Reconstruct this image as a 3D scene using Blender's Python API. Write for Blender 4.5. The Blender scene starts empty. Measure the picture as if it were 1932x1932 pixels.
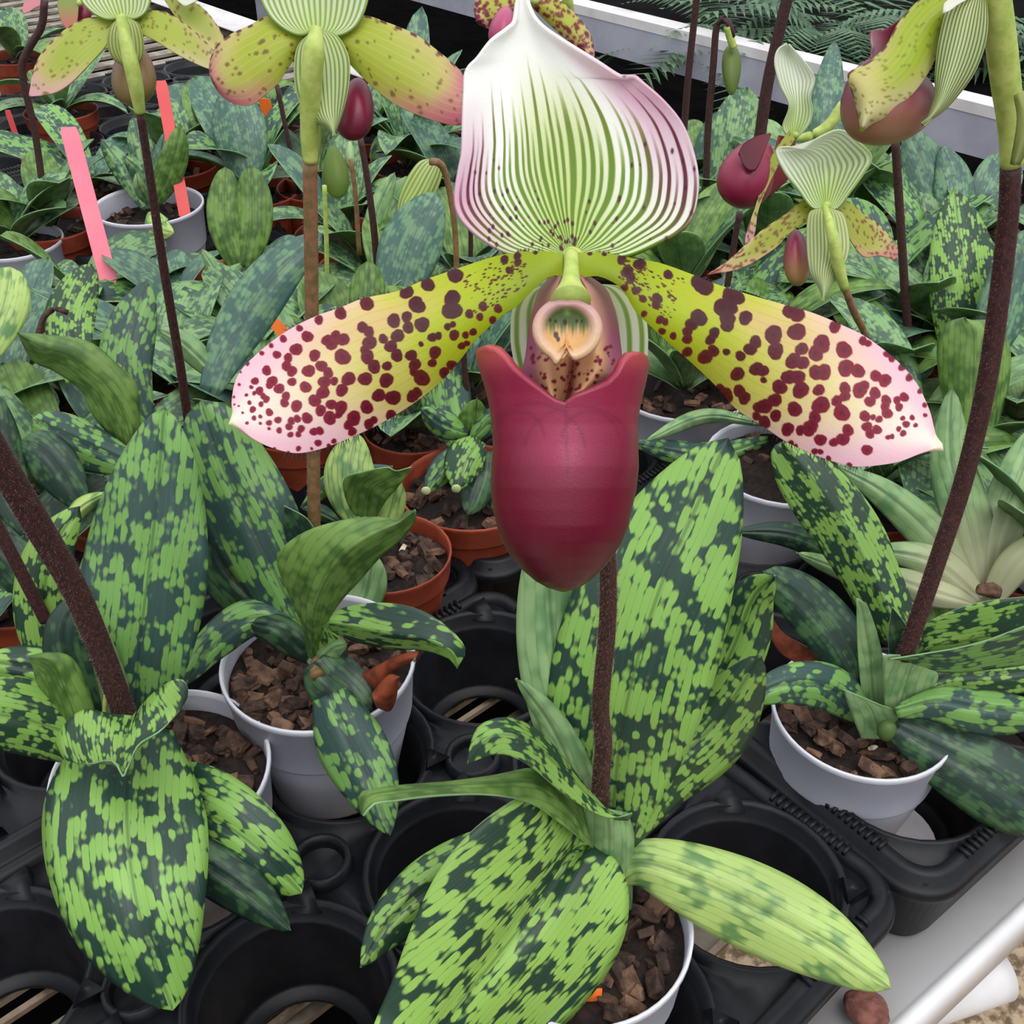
import bpy, bmesh, math, random
import numpy as np
from mathutils import Vector, Matrix, noise as mnoise
random.seed(7)
PI = math.pi
SC = bpy.context.scene
COL = SC.collection
# ---------------------------------------------------------------- camera geometry
PITCH = math.radians(37); F = 2072.0; HC = .415
S_, C_ = math.sin(PITCH), math.cos(PITCH)
def ray(px, py):
    x = (px-966)/F; t = -(py-966)/F
    return x, C_+t*S_, -S_+t*C_
def Pd(px, py, d):
    x, y, z = ray(px, py); return Vector((d*x, d*y, HC+d*z))
def Py(px, py, y):
    a, b, c = ray(px, py); d = y/b; return Vector((d*a, y, HC+d*c))
def Gz(px, py, z):
    a, b, c = ray(px, py); d = (z-HC)/c; return Vector((d*a, d*b, z))
def ab(a, b, z=0):      # bench coordinates -> world
    return Vector((.0264+a*.669+b*.743, .2188-a*.743+b*.669, z))
AV = Vector((.669, -.743, 0)); BV = Vector((.743, .669, 0))
# ---------------------------------------------------------------- object helpers
def link(o, parent=None):
    COL.objects.link(o)
    if parent is not None: o.parent = parent; o.matrix_parent_inverse = Matrix.Translation(-wloc(parent))
    return o
def wloc(o):
    v = Vector(o.location)
    return v
def thing(name, label, cat, loc, group=None):
    o = bpy.data.objects.new(name, None); o.empty_display_size = .01
    o.location = loc; COL.objects.link(o)
    o['label'] = label; o['category'] = cat
    if group: o['group'] = group
    return o
def tag(o, label, cat, group=None):
    o['label'] = label; o['category'] = cat
    if group: o['group'] = group
    return o
def mesh_obj(name, verts, faces, mats, parent=None, smooth=True, uvs=None, cols=None, fmat=None):
    me = bpy.data.meshes.new(name)
    me.from_pydata([tuple(v) for v in verts], [], [tuple(f) for f in faces])
    if not isinstance(mats, (list, tuple)): mats = [mats]
    for m in mats: me.materials.append(m)
    if smooth: me.polygons.foreach_set('use_smooth', [True]*len(me.polygons))
    if fmat is not None: me.polygons.foreach_set('material_index', fmat)
    li = np.zeros(len(me.loops), dtype=np.int32); me.loops.foreach_get('vertex_index', li)
    if uvs is not None:
        uv = me.uv_layers.new(name='UVMap'); arr = np.asarray(uvs, dtype=np.float32)[li]
        uv.data.foreach_set('uv', arr.ravel())
    if cols is not None:
        ca = me.color_attributes.new('Col', 'FLOAT_COLOR', 'POINT')
        c = np.ones((len(verts), 4), dtype=np.float32); c[:, :3] = cols
        ca.data.foreach_set('color', c.ravel())
    me.update()
    o = bpy.data.objects.new(name, me)
    return link(o, parent)
def thick(o, t, off=-1, mo=1, mr=0):
    m = o.modifiers.new('th', 'SOLIDIFY'); m.thickness = t; m.offset = off
    m.material_offset = mo; m.material_offset_rim = mr; m.use_quality_normals = True
    return o
def lin(c):
    c = np.asarray(c, dtype=float)/255.
    return np.where(c <= .04045, c/12.92, ((c+.055)/1.055)**2.4)
def L4(c): r = lin(c); return (float(r[0]), float(r[1]), float(r[2]), 1)
# ---------------------------------------------------------------- materials
def newmat(name, rough=.5, spec=.5):
    m = bpy.data.materials.new(name); m.use_nodes = True
    nt = m.node_tree; b = nt.nodes['Principled BSDF']
    b.inputs['Roughness'].default_value = rough
    b.inputs['Specular IOR Level'].default_value = spec
    return m, nt, b
class NB:
    def __init__(s, nt): s.nt = nt
    def n(s, t, **k):
        o = s.nt.nodes.new(t)
        for a, v in k.items(): setattr(o, a, v)
        return o
    def l(s, a, b): s.nt.links.new(a, b)
    def math(s, op, a, b=None, c=None):
        o = s.n('ShaderNodeMath', operation=op)
        for i, v in enumerate((a, b, c)):
            if v is None: continue
            if isinstance(v, (int, float)): o.inputs[i].default_value = v
            else: s.l(v, o.inputs[i])
        return o.outputs[0]
    def mix(s, f, a, b):
        o = s.n('ShaderNodeMix', data_type='RGBA')
        for i, v in ((0, f), (6, a), (7, b)):
            if isinstance(v, (int, float, tuple)): o.inputs[i].default_value = v
            else: s.l(v, o.inputs[i])
        return o.outputs[2]
    def noise(s, vec, scale, detail=2, rough=.5, dist=0):
        o = s.n('ShaderNodeTexNoise'); o.inputs['Scale'].default_value = scale
        o.inputs['Detail'].default_value = detail; o.inputs['Roughness'].default_value = rough
        o.inputs['Distortion'].default_value = dist
        if vec is not None: s.l(vec, o.inputs['Vector'])
        return o.outputs[0]
    def comb(s, x, y, z=0.):
        o = s.n('ShaderNodeCombineXYZ')
        for i, v in enumerate((x, y, z)):
            if isinstance(v, (int, float)): o.inputs[i].default_value = v
            else: s.l(v, o.inputs[i])
        return o.outputs[0]
    def step(s, v, a, b):
        o = s.n('ShaderNodeMapRange', interpolation_type='SMOOTHSTEP')
        s.l(v, o.inputs[0]); o.inputs[1].default_value = a; o.inputs[2].default_value = b
        return o.outputs[0]
    def bump(s, h, bsdf, strength=.3, dist=.001):
        o = s.n('ShaderNodeBump'); o.inputs['Strength'].default_value = strength
        o.inputs['Distance'].default_value = dist; s.l(h, o.inputs['Height']); s.l(o.outputs[0], bsdf.inputs['Normal'])
def translucent(nt, b, colsock, fac):
    nb = NB(nt); out = nt.nodes['Material Output']
    t = nb.n('ShaderNodeBsdfTranslucent')
    if isinstance(colsock, tuple): t.inputs[0].default_value = colsock
    else: nb.l(colsock, t.inputs[0])
    mx = nb.n('ShaderNodeMixShader'); mx.inputs[0].default_value = fac
    nb.l(b.outputs[0], mx.inputs[1]); nb.l(t.outputs[0], mx.inputs[2]); nb.l(mx.outputs[0], out.inputs[0])
def leaf_mat(name, dark, light, thr=.5, soft=.035, strips=340., cell=95., blur=0., rough=.40, veindark=.75, spec=.5, cream=0., sat=.93):
    """tessellated leaf: u,v in metres; blocks between the long veins"""
    m, nt, b = newmat(name, rough, spec); nb = NB(nt)
    uv = nb.n('ShaderNodeUVMap'); sp = nb.n('ShaderNodeSeparateXYZ'); nb.l(uv.outputs[0], sp.inputs[0])
    info = nb.n('ShaderNodeObjectInfo'); rnd = nb.math('MULTIPLY', info.outputs['Random'], 37.)
    u, v = sp.outputs[0], sp.outputs[1]
    wob = nb.noise(nb.comb(nb.math('MULTIPLY', u, 60.), nb.math('MULTIPLY', v, 30.), rnd), 1., 1)
    us = nb.math('MULTIPLY_ADD', u, strips, nb.math('MULTIPLY', wob, 1.1))
    k = nb.math('FLOOR', us); fr = nb.math('FRACT', us)
    e0 = nb.math('MULTIPLY', nb.math('MULTIPLY', fr, nb.math('SUBTRACT', 1., fr)), 4.)
    # large patches, then blocks that follow each strip between the veins
    n1 = nb.noise(nb.comb(nb.math('MULTIPLY', u, cell*1.2), nb.math('MULTIPLY', v, cell*.8), rnd), 1., 2, .5, .2)
    n2 = nb.noise(nb.comb(nb.math('MULTIPLY', k, 1.9), nb.math('MULTIPLY', v, cell*2.0), nb.math('ADD', rnd, 3.)), 1., 1)
    n3 = nb.noise(nb.comb(nb.math('MULTIPLY', u, cell*3.5), nb.math('MULTIPLY', v, cell*1.8), nb.math('ADD', rnd, 8.)), 1., 2)
    val = nb.math('ADD', nb.math('MULTIPLY', n1, .46), nb.math('ADD', nb.math('MULTIPLY', n2, .38), nb.math('MULTIPLY', n3, .16)))
    val = nb.math('ADD', val, nb.math('MULTIPLY', nb.math('SUBTRACT', e0, .66), .045))
    f = nb.step(val, thr-soft-blur, thr+soft+blur)
    e = nb.math('MULTIPLY', nb.math('MULTIPLY', fr, nb.math('SUBTRACT', 1., fr)), 4.)
    e = nb.step(e, .0, .35)                         # 0 at strip borders
    vein = nb.math('MULTIPLY_ADD', e, 1-veindark, veindark)
    fine = nb.noise(nb.comb(nb.math('MULTIPLY', u, 900.), nb.math('MULTIPLY', v, 60.), rnd), 1., 2)
    lightc = nb.mix(nb.math('MULTIPLY', nb.math('SUBTRACT', 1., vein), 1.), L4(light), L4([c*.72 for c in light]))
    big = nb.noise(nb.comb(nb.math('MULTIPLY', u, 30.), nb.math('MULTIPLY', v, 22.), rnd), 1., 1)
    lightc = nb.mix(nb.step(big, .3, .75), lightc, nb.mix(.45, lightc, L4([c*.74 for c in light])))
    darkc = nb.mix(fine, L4([c*.86 for c in dark]), L4([min(255, c*1.15) for c in dark]))
    col = nb.mix(f, darkc, lightc)
    mid = nb.step(nb.math('ABSOLUTE', u), .0002, .0009)
    col = nb.mix(mid, nb.mix(.45, col, L4([c*.6 for c in dark])), col)
    if cream: col = nb.mix(nb.step(v, .012, cream), (.62, .62, .36, 1), col)
    hs = nb.n('ShaderNodeHueSaturation'); nb.l(col, hs.inputs['Color'])
    hs.inputs['Saturation'].default_value = sat
    nb.l(nb.math('MULTIPLY_ADD', info.outputs['Random'], .16, .93), hs.inputs['Value'])
    nb.l(hs.outputs[0], b.inputs['Base Color'])
    nb.bump(nb.math('ADD', nb.math('MULTIPLY', e, .5), nb.math('MULTIPLY', fine, .3)), b, .3, .0004)
    translucent(nt, b, hs.outputs[0], .14)
    return m
def vcol_mat(name, rough=.45, spec=.4, trans=.15, nscale=1500., bump=.15, mul=1.0, sheen=0.):
    m, nt, b = newmat(name, rough, spec); nb = NB(nt)
    a = nb.n('ShaderNodeAttribute', attribute_name='Col')
    tc = nb.n('ShaderNodeTexCoord')
    n = nb.noise(tc.outputs['Object'], nscale, 3)
    col = nb.mix(nb.math('MULTIPLY', n, mul if mul != 1.0 else .2), a.outputs['Color'], (0, 0, 0, 1)) if mul else a.outputs['Color']
    nb.l(col, b.inputs['Base Color'])
    if sheen: b.inputs['Sheen Weight'].default_value = sheen
    nb.bump(n, b, bump, .0003)
    if trans: translucent(nt, b, a.outputs['Color'], trans)
    return m
def plain_mat(name, c1, c2=None, scale=40., rough=.5, spec=.4, bump=.2, detail=4, lo=.35, hi=.65, metal=0., bdist=.001):
    m, nt, b = newmat(name, rough, spec); nb = NB(nt)
    tc = nb.n('ShaderNodeTexCoord'); n = nb.noise(tc.outputs['Object'], scale, detail, .6)
    c2 = c2 or [c*.85 for c in c1]
    nb.l(nb.mix(nb.step(n, lo, hi), L4(c1), L4(c2)), b.inputs['Base Color'])
    b.inputs['Metallic'].default_value = metal
    if bump: nb.bump(n, b, bump, bdist)
    return m
M = {}
M['leaf'] = leaf_mat('leaf_mottled', (34, 66, 52), (136, 188, 74), .492, .026, 420., 88.)
M['leafH'] = leaf_mat('leaf_mottled_front', (32, 66, 46), (152, 200, 76), .482, .026, 470., 84.)
M['leafB'] = leaf_mat('leaf_mottled_bluish', (50, 80, 72), (122, 176, 80), .500, .028, 400., 92.)
M['leafN'] = leaf_mat('leaf_mottled_fine', (38, 70, 48), (140, 190, 74), .502, .026, 520., 120.)
M['leafP'] = leaf_mat('leaf_pale_lime', (92, 136, 70), (176, 206, 104), .46, .035, 420., 70., .03)
M['leafG'] = leaf_mat('leaf_pale_green', (96, 138, 84), (150, 188, 120), .48, .05, 300., 70., .04)
M['leafC'] = leaf_mat('leaf_cream_base', (92, 134, 82), (140, 178, 112), .48, .05, 300., 70., .04, cream=.065)
M['leafD'] = leaf_mat('leaf_dark', (34, 60, 48), (70, 110, 64), .53, .04, 460., 100., .02)
M['leafO'] = leaf_mat('leaf_olive_underside', (66, 102, 34), (122, 162, 66), .50, .06, 340., 80., .05, .5)
M['leafS'] = leaf_mat('leaf_small_distant', (62, 98, 74), (132, 176, 106), .50, .04, 400., 110., .015)
M['leafS2'] = leaf_mat('leaf_small_bluegreen', (66, 102, 90), (112, 156, 112), .52, .045, 400., 110., .02)
M['under'] = leaf_mat('leaf_underside', (80, 114, 62), (124, 160, 86), .5, .08, 300., 70., .06, .55)
M['edge'] = plain_mat('leaf_edge', (134, 172, 124), (112, 150, 100), 60)
M['cream'] = plain_mat('leaf_base_cream', (206, 214, 170), (176, 196, 130), 60, .5)
M['brownleaf'] = plain_mat('dead_leaf', (150, 72, 42), (92, 38, 22), 90, .6, bump=.5)
M['petal'] = vcol_mat('petal', .42, .35, .30, 1800., mul=.08)
M['pouch'] = vcol_mat('pouch', .32, .42, .03, 3200., .15)
M['flesh'] = vcol_mat('column', .4, .4, .1, 1500.)
M['stem'] = plain_mat('stem_purple', (76, 43, 41), (52, 30, 31), 700, .6, bump=.5, bdist=.0004)
M['stem2'] = plain_mat('stem_tan', (146, 104, 76), (112, 92, 52), 300, .55, bump=.3, bdist=.0004)
M['stemg'] = plain_mat('stem_green', (190, 204, 112), (160, 182, 84), 200, .5, bump=.2)
M['hair'] = plain_mat('stem_hair', (146, 112, 108), (126, 94, 92), 100, .7, bump=0)
M['hairD'] = plain_mat('petal_hair', (44, 26, 30), (30, 18, 20), 100, .6, bump=0)
M['white'] = plain_mat('white_pot', (196, 197, 208), (186, 187, 200), 30, .42, .45, bump=.03)
M['whiteR'] = plain_mat('white_pot_rim', (222, 222, 230), (212, 212, 222), 30, .4, bump=.02)
M['terra'] = plain_mat('terracotta_plastic', (158, 70, 46), (134, 56, 36), 60, .5, bump=.05)
M['bark'] = plain_mat('bark', (84, 60, 48), (36, 24, 19), 190, .75, bump=.8, detail=6)
M['bark2'] = plain_mat('bark_light', (128, 96, 74), (70, 46, 34), 150, .75, bump=.8, detail=6)
M['soil'] = plain_mat('soil', (46, 32, 26), (20, 14, 12), 300, .9, bump=1., detail=6)
M['perl'] = plain_mat('perlite', (222, 206, 180), (190, 170, 140), 300, .8, bump=.6)
M['stone'] = plain_mat('red_stone', (134, 86, 74), (98, 58, 50), 190, .85, bump=.8, detail=8)
M['tray'] = plain_mat('black_tray_plastic', (17, 18, 22), (27, 28, 33), 55, .45, .28, bump=.12, detail=6)
M['metal'] = plain_mat('white_painted_metal', (226, 224, 224), (206, 202, 200), 14, .4, .5, bump=.03)
M['metal2'] = plain_mat('grey_painted_metal', (176, 178, 190), (158, 160, 172), 14, .4, .5, bump=.03)
M['rod'] = plain_mat('tan_rod', (168, 148, 128), (110, 92, 74), 60, .6, bump=.2)
M['wire'] = plain_mat('weathered_slat', (150, 142, 128), (104, 94, 80), 50, .65, bump=.3)
M['dark'] = plain_mat('dark_ground', (13, 12, 12), (8, 8, 8), 12, .95, .0, bump=.3)
M['gravel'] = plain_mat('tan_gravel', (196, 172, 142), (116, 96, 76), 60, .9, bump=1., detail=8, lo=.42, hi=.6, bdist=.004)
M['conc'] = plain_mat('grey_path', (50, 46, 44), (34, 31, 30), 9, .95, .0, bump=.3)
M['pink'] = plain_mat('pink_plastic', (246, 128, 146), (240, 118, 138), 30, .5, bump=0)
M['coral'] = plain_mat('coral_plastic', (232, 96, 92), (224, 88, 86), 30, .5, bump=0)
M['orange'] = plain_mat('orange_plastic', (245, 120, 40), (238, 108, 32), 30, .5, bump=0)
M['yellow'] = plain_mat('yellow_plastic', (240, 205, 40), (232, 194, 30), 30, .5, bump=0)
M['fern'] = plain_mat('fern_green', (92, 122, 88), (52, 84, 58), 40, .6, bump=.1)
M['frame'] = plain_mat('dark_frame', (20, 19, 20), (13, 13, 14), 20, .9, .02, bump=.1)
# ---------------------------------------------------------------- splines
def cr(pts, n, closed=False):
    """Catmull-Rom through pts resampled to n points by arc length (numpy)"""
    p = np.array(pts, dtype=float)
    if len(p) == 2: p = np.array([p[0], (p[0]*2+p[1])/3, (p[0]+p[1]*2)/3, p[1]])
    q = np.vstack([2*p[0]-p[1], p, 2*p[-1]-p[-2]])
    out = []
    for i in range(1, len(q)-2):
        for t in np.linspace(0, 1, 14, endpoint=False):
            a, b, c, d = q[i-1], q[i], q[i+1], q[i+2]
            out.append(.5*((2*b)+(-a+c)*t+(2*a-5*b+4*c-d)*t*t+(-a+3*b-3*c+d)*t**3))
    out.append(p[-1]); out = np.array(out)
    s = np.r_[0, np.cumsum(np.linalg.norm(np.diff(out[:, :min(3, out.shape[1])], axis=0), axis=1))]
    if s[-1] == 0: return np.repeat(p[:1], n, 0)
    g = np.linspace(0, s[-1], n) if np.isscalar(n) else n*s[-1]
    return np.stack([np.interp(g, s, out[:, k]) for k in range(out.shape[1])], 1)
def grid_faces(nu, nv, flip=False):
    f = []
    for j in range(nv-1):
        for i in range(nu-1):
            a = j*nu+i; q = (a, a+1, a+nu+1, a+nu)
            f.append(q[::-1] if flip else q)
    return f
def face_cam(verts, faces, want=True):
    """orient so the visible side is the front"""
    V = np.asarray(verts); s = 0; cam = np.array([0, 0, HC])
    for f in faces[::max(1, len(faces)//60)]:
        a, b, c = V[f[0]], V[f[1]], V[f[2]]
        n = np.cross(b-a, c-a); s += np.dot(n, cam-a)/(np.linalg.norm(n)+1e-12)
    if (s > 0) != want: faces = [f[::-1] for f in faces]
    return faces
def finish_leaf(name, verts, nu, nv, uvs, parent, mats, t, back=False):
    faces = face_cam(verts, grid_faces(nu, nv))
    o = mesh_obj(name, verts, faces, mats, parent, True, uvs)
    thick(o, t, -1, 1, 2)
    return o
def prof(u, pk, b0, e, be=1.):
    if u < pk: return b0+(1-b0)*math.sin(PI/2*u/pk)**be
    x = (u-pk)/(1-pk)
    return max(0., math.cos(PI/2*x))**e*(1-.0*x)
def leaf(parent, pts, wl, wr, mat='leaf', und='under', pk=.5, b0=.3, e=.62, cl=.006, crr=.006, groove=.0016, nv=34, t=.0006, name='leaf', rip=0., be=1.):
    """pts (px,py,y): midrib through real positions; wl/wr half widths seen; cl/cr how far each edge lies behind the rib"""
    pp = cr([(*Py(*p),) for p in pts], nv)
    # screen tangents to get the seen across-direction
    scr = []
    for w in pp:
        v = Vector(w)-Vector((0, 0, HC)); d = v.y*C_-v.z*S_; up = v.y*S_+v.z*C_
        scr.append((966+F*v.x/d, 966-F*up/d, d))
    scr = np.array(scr); tan = np.gradient(scr[:, :2], axis=0); tan /= (np.linalg.norm(tan, axis=1)[:, None]+1e-9)
    for _ in range(3):
        tan[1:-1] = (tan[:-2]+tan[1:-1]*2+tan[2:])/4
    tan /= (np.linalg.norm(tan, axis=1)[:, None]+1e-9)
    nu = 15; verts = []; uvs = []; L = np.r_[0, np.cumsum(np.linalg.norm(np.diff(pp, axis=0), axis=1))]
    ph = random.random()*6
    for j in range(nv):
        u = j/(nv-1); w = prof(u, pk, b0, e, be)
        px, py, d = scr[j]; nx, ny = tan[j][1], -tan[j][0]
        for i in range(nu):
            s = -1+2*i/(nu-1)        # -1 = left
            W = wl if s < 0 else wr; cc = cl if s < 0 else crr
            off = -s*W*w
            dd = cc*abs(s)**1.6*w - groove*(1-math.exp(-(s/.13)**2))*min(1, w*1.5) + groove
            if rip: dd += rip*math.sin(u*19+ph+s*2)*abs(s)**2*w
            verts.append(Pd(px+nx*off, py+ny*off, d+dd)); uvs.append((s*W*w*d/F+(0 if s < 0 else .0), L[j]))
    return finish_leaf(name, verts, nu, nv, uvs, parent, [M[mat], M[und], M['edge']], t)
def sheet_pts(Lp, Rp, Mp, nu, nv, power=1.):
    g = np.linspace(0, 1, nv)
    a, b = cr(Lp, g), cr(Rp, g); m = cr(Mp, g) if Mp is not None else (a+b)/2
    out = np.zeros((nv, nu, 2)); S = np.linspace(-1, 1, nu)
    for i, s in enumerate(S):
        out[:, i] = (m*(1-abs(s))+a*abs(s)) if s < 0 else (m*(1-s)+b*s)
    return out, S, g
def leafsheet(parent, Lp, Rp, Mp, yfun, mat='leaf', und='under', nu=17, nv=30, t=.0006, name='leaf'):
    P, S, g = sheet_pts(Lp, Rp, Mp, nu, nv); verts = []; uvs = []
    for j in range(nv):
        for i in range(nu):
            w = Py(P[j, i, 0], P[j, i, 1], yfun(S[i], g[j])); verts.append(w)
    V = np.array(verts).reshape(nv, nu, 3); mid = nu//2
    L = np.r_[0, np.cumsum(np.linalg.norm(np.diff(V[:, mid], axis=0), axis=1))]
    for j in range(nv):
        for i in range(nu):
            uvs.append((math.copysign(np.linalg.norm(V[j, i]-V[j, mid]), S[i]), L[j]))
    return finish_leaf(name, verts, nu, nv, uvs, parent, [M[mat], M[und], M['edge']], t)
def petal(parent, name, Lp, Rp, Mp, dfun, cfun, nu=60, nv=60, t=.0007, mat='petal', clip=None):
    P, S, g = sheet_pts(Lp, Rp, Mp, nu, nv); verts = []; X = P[:, :, 0]; Y = P[:, :, 1]
    U, V = np.meshgrid(S, g)
    D = dfun(U, V, X, Y); cols = cfun(U, V, X, Y)
    for j in range(nv):
        for i in range(nu): verts.append(Pd(X[j, i], Y[j, i], D[j, i]))
    faces = face_cam(verts, grid_faces(nu, nv))
    o = mesh_obj(name, verts, faces, [M[mat]], parent, True, None, lin(cols.reshape(-1, 3)))
    thick(o, t, -1, 0, 0)
    return o, verts
def tube(name, pts, radii, mat, parent=None, seg=12, n=40, cols=None, cap=True):
    """pts world, radii per control pt"""
    data = cr([(*p, r) for p, r in zip(pts, radii)], n)
    verts = []; up = Vector((1, 0, 0)); P = [Vector(d[:3]) for d in data]
    for j in range(n):
        T = (P[min(j+1, n-1)]-P[max(j-1, 0)]).normalized()
        A = T.cross(up).normalized() if abs(T.dot(up)) < .95 else T.cross(Vector((0, 1, 0))).normalized(); B = T.cross(A)
        for k in range(seg):
            a = 2*PI*k/seg; verts.append(P[j]+(A*math.cos(a)+B*math.sin(a))*data[j][3])
    faces = []
    for j in range(n-1):
        for k in range(seg):
            a = j*seg+k; b = j*seg+(k+1) % seg; faces.append((a, b, b+seg, a+seg))
    if cap: faces.append(tuple(range(seg))[::-1]); faces.append(tuple(range((n-1)*seg, n*seg)))
    return mesh_obj(name, verts, faces, mat, parent), P, data
def fuzz(name, P, data, mat, parent, count, length, w=.00005, rnd=.5):
    verts = []; faces = []; n = len(P)
    for _ in range(count):
        t = random.random()*(n-1.001); j = int(t); f = t-j
        c = P[j].lerp(P[j+1], f); T = (P[j+1]-P[j]).normalized(); r = data[j][3]
        A = T.orthogonal().normalized(); B = T.cross(A); a = random.random()*2*PI
        N = A*math.cos(a)+B*math.sin(a); Q = T.cross(N)
        l = length*(1-rnd+rnd*random.random()*2*.6); b = c+N*r*.95; k = len(verts)
        tip = b+N*l+T*random.uniform(-.3, .4)*l+Q*random.uniform(-.3, .3)*l
        verts += [b-T*w, b+T*w, tip, b+Q*w*1.5]; faces += [(k, k+1, k+2), (k+3, k, k+2), (k+1, k+3, k+2)]
    o = mesh_obj(name, verts, faces, mat, parent, False); o['kind'] = 'stuff'; return o
def lathe(name, prof_, loc, mat, parent=None, seg=56, wob=0., fm=None, tilt=None):
    verts = []; faces = []
    ph = random.random()*6
    for r, z in prof_:
        for k in range(seg):
            a = 2*PI*k/seg; rr = r*(1+wob*math.sin(2*a+ph))
            v = Vector((rr*math.cos(a), rr*math.sin(a), z))
            if tilt is not None: v = tilt @ v
            verts.append(loc+v)
    fmat = []
    for j in range(len(prof_)-1):
        for k in range(seg):
            a = j*seg+k; b = j*seg+(k+1) % seg; faces.append((a, b, b+seg, a+seg)); fmat.append(fm[j] if fm else 0)
    return mesh_obj(name, verts, faces, mat, parent, True, None, None, fmat)
def box(verts, faces, c, ax, ay, az):
    k = len(verts)
    for sx, sy, sz in ((-1,-1,-1),(1,-1,-1),(1,1,-1),(-1,1,-1),(-1,-1,1),(1,-1,1),(1,1,1),(-1,1,1)):
        verts.append(c+ax*sx+ay*sy+az*sz)
    faces += [(k,k+3,k+2,k+1),(k+4,k+5,k+6,k+7),(k,k+1,k+5,k+4),(k+1,k+2,k+6,k+5),(k+2,k+3,k+7,k+6),(k+3,k,k+4,k+7)]
# ================================================================= SETTING
def slab(name, c, A, la, B, lb, z0, z1, mat, kind='structure'):
    v = []; f = []; box(v, f, c+Vector((0, 0, (z0+z1)/2)), A*la, B*lb, Vector((0, 0, (z1-z0)/2)))
    o = mesh_obj(name, v, f, mat, None, False)
    if kind: o['kind'] = kind
    return o
FZ = -.62
slab('floor', ab(-1.3, .9), AV, 4.2, BV, 4.2, FZ-.05, FZ, M['dark'])
slab('floor_gravel', ab(.62, .2), AV, .9, BV, 3.2, FZ, FZ+.004, M['gravel'])
# bench -------------------------------------------------------------
EA = .084          # near edge (a), side edge at b = .735
bench = thing('greenhouse_bench', 'white metal greenhouse bench carrying the black pot trays', 'bench', ab(-1, -.1, -.05))
v = []; f = []
def frame_bar(c, ax, la, out, w, h, name, mat=M['metal']):
    """L shaped edge: top strip with a rolled lip, and a side face"""
    pr = [(-w, -.002), (-w, .0), (-.004, .0), (-.0035, .0016), (-.001, .0026), (.0016, .0016), (.003, -.002), (.003, -h), (.001, -h), (.0005, -.003), (-w, -.002)]
    vv = []; ff = []
    n = len(pr)
    for s in (-1, 1):
        for x, z in pr: vv.append(c+ax*la*s+out*x+Vector((0, 0, z)))
    for i in range(n-1): ff.append((i, i+1, n+i+1, n+i))
    return mesh_obj(name, vv, ff, mat, bench, True)
BR = (BV+AV*.085).normalized(); AR = Vector((-BR.y, BR.x, 0))*-1
frame_bar(ab(EA-.021, -.15, .002), BR, .9, AR, .034, .022, 'edge_rail')
frame_bar(ab(-1.2, .742, .002), AV, 1.31, BV, .05, .05, 'edge_rail')
# slats and rods of the bench top (one countable set would never end: a mesh surface)
v = []; f = []
for k in range(-40, 30):
    a = -.024*k-.3
    if a > EA-.06 or a < -2.3: continue
    box(v, f, ab(a, -.13, -.006), AV*.0014, BV*.86, Vector((0, 0, .0014)))
mesh_obj('rod_grid', v, f, M['rod'], bench, False)
v = []; f = []
for k in range(60):
    a = EA-.085-.045*k
    box(v, f, ab(a, -.13, -.014), AV*.011, BV*.86, Vector((0, 0, .002)))
mesh_obj('slat_deck', v, f, M['wire'], bench, False)
for b in (-.75, -.35, -.118, .03, .36, .7):
    v = []; f = []; box(v, f, ab(-1.05, b, -.026), AV*1.16, BV*.014, Vector((0, 0, .008)))
    mesh_obj('cross_bar', v, f, M['metal2'], bench, False)
for a, b in ((-.1, .64), (-1.1, .64), (-.1, -.6), (-1.1, -.6)):
    v = []; f = []; box(v, f, ab(a, b, (FZ-.034)/2), AV*.02, BV*.02, Vector((0, 0, (-.034-FZ)/2)))
    mesh_obj('leg', v, f, M['metal2'], bench, False)
# white pipe under the edge, seen bottom right
pa = Gz(1740, 1885, -.05); pb = Gz(1885, 1835, -.05)
d = (pb-pa).normalized()
o, _, _ = tube('pipe', [pa-d*.1, pa, pb-d*.004, pb], [.0125]*4, M['metal'], None, 32, 16)
tag(o, 'short white round pipe sticking out below the bench edge', 'pipe')
# pebble on the rail, dot marks ------------------------------------
def lump(name, c, r, sq, mat, parent=None, seed=0, amp=.25, sub=3, rot=0.):
    bm = bmesh.new(); bmesh.ops.create_icosphere(bm, subdivisions=sub, radius=1)
    R = Matrix.Rotation(rot, 3, 'Z')
    for vv in bm.verts:
        n = mnoise.noise(vv.co*1.3+Vector((seed*7.1, 0, 0)))+.4*mnoise.noise(vv.co*3.1+Vector((0, seed*3.3, 0)))
        vv.co *= (1+amp*n); vv.co = R @ Vector((vv.co.x*r*sq[0], vv.co.y*r*sq[1], vv.co.z*r*sq[2]))+c
    me = bpy.data.meshes.new(name); bm.to_mesh(me); bm.free(); me.materials.append(mat)
    me.polygons.foreach_set('use_smooth', [True]*len(me.polygons))
    o = bpy.data.objects.new(name, me); return link(o, parent)
o = lump('stone', Gz(1634, 1905, .009), .0082, (1., .95, .62), M['stone'], None, 3, .2, 4)
tag(o, 'reddish brown stone chip lying on the white bench edge', 'stone')
o = lump('yellow_cap', Gz(1925, 1922, -.1), .006, (1, 1, .6), M['yellow'], None, 2, .05)
o.location = (0, 0, 0); bpy.data.objects.remove(o)
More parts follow.
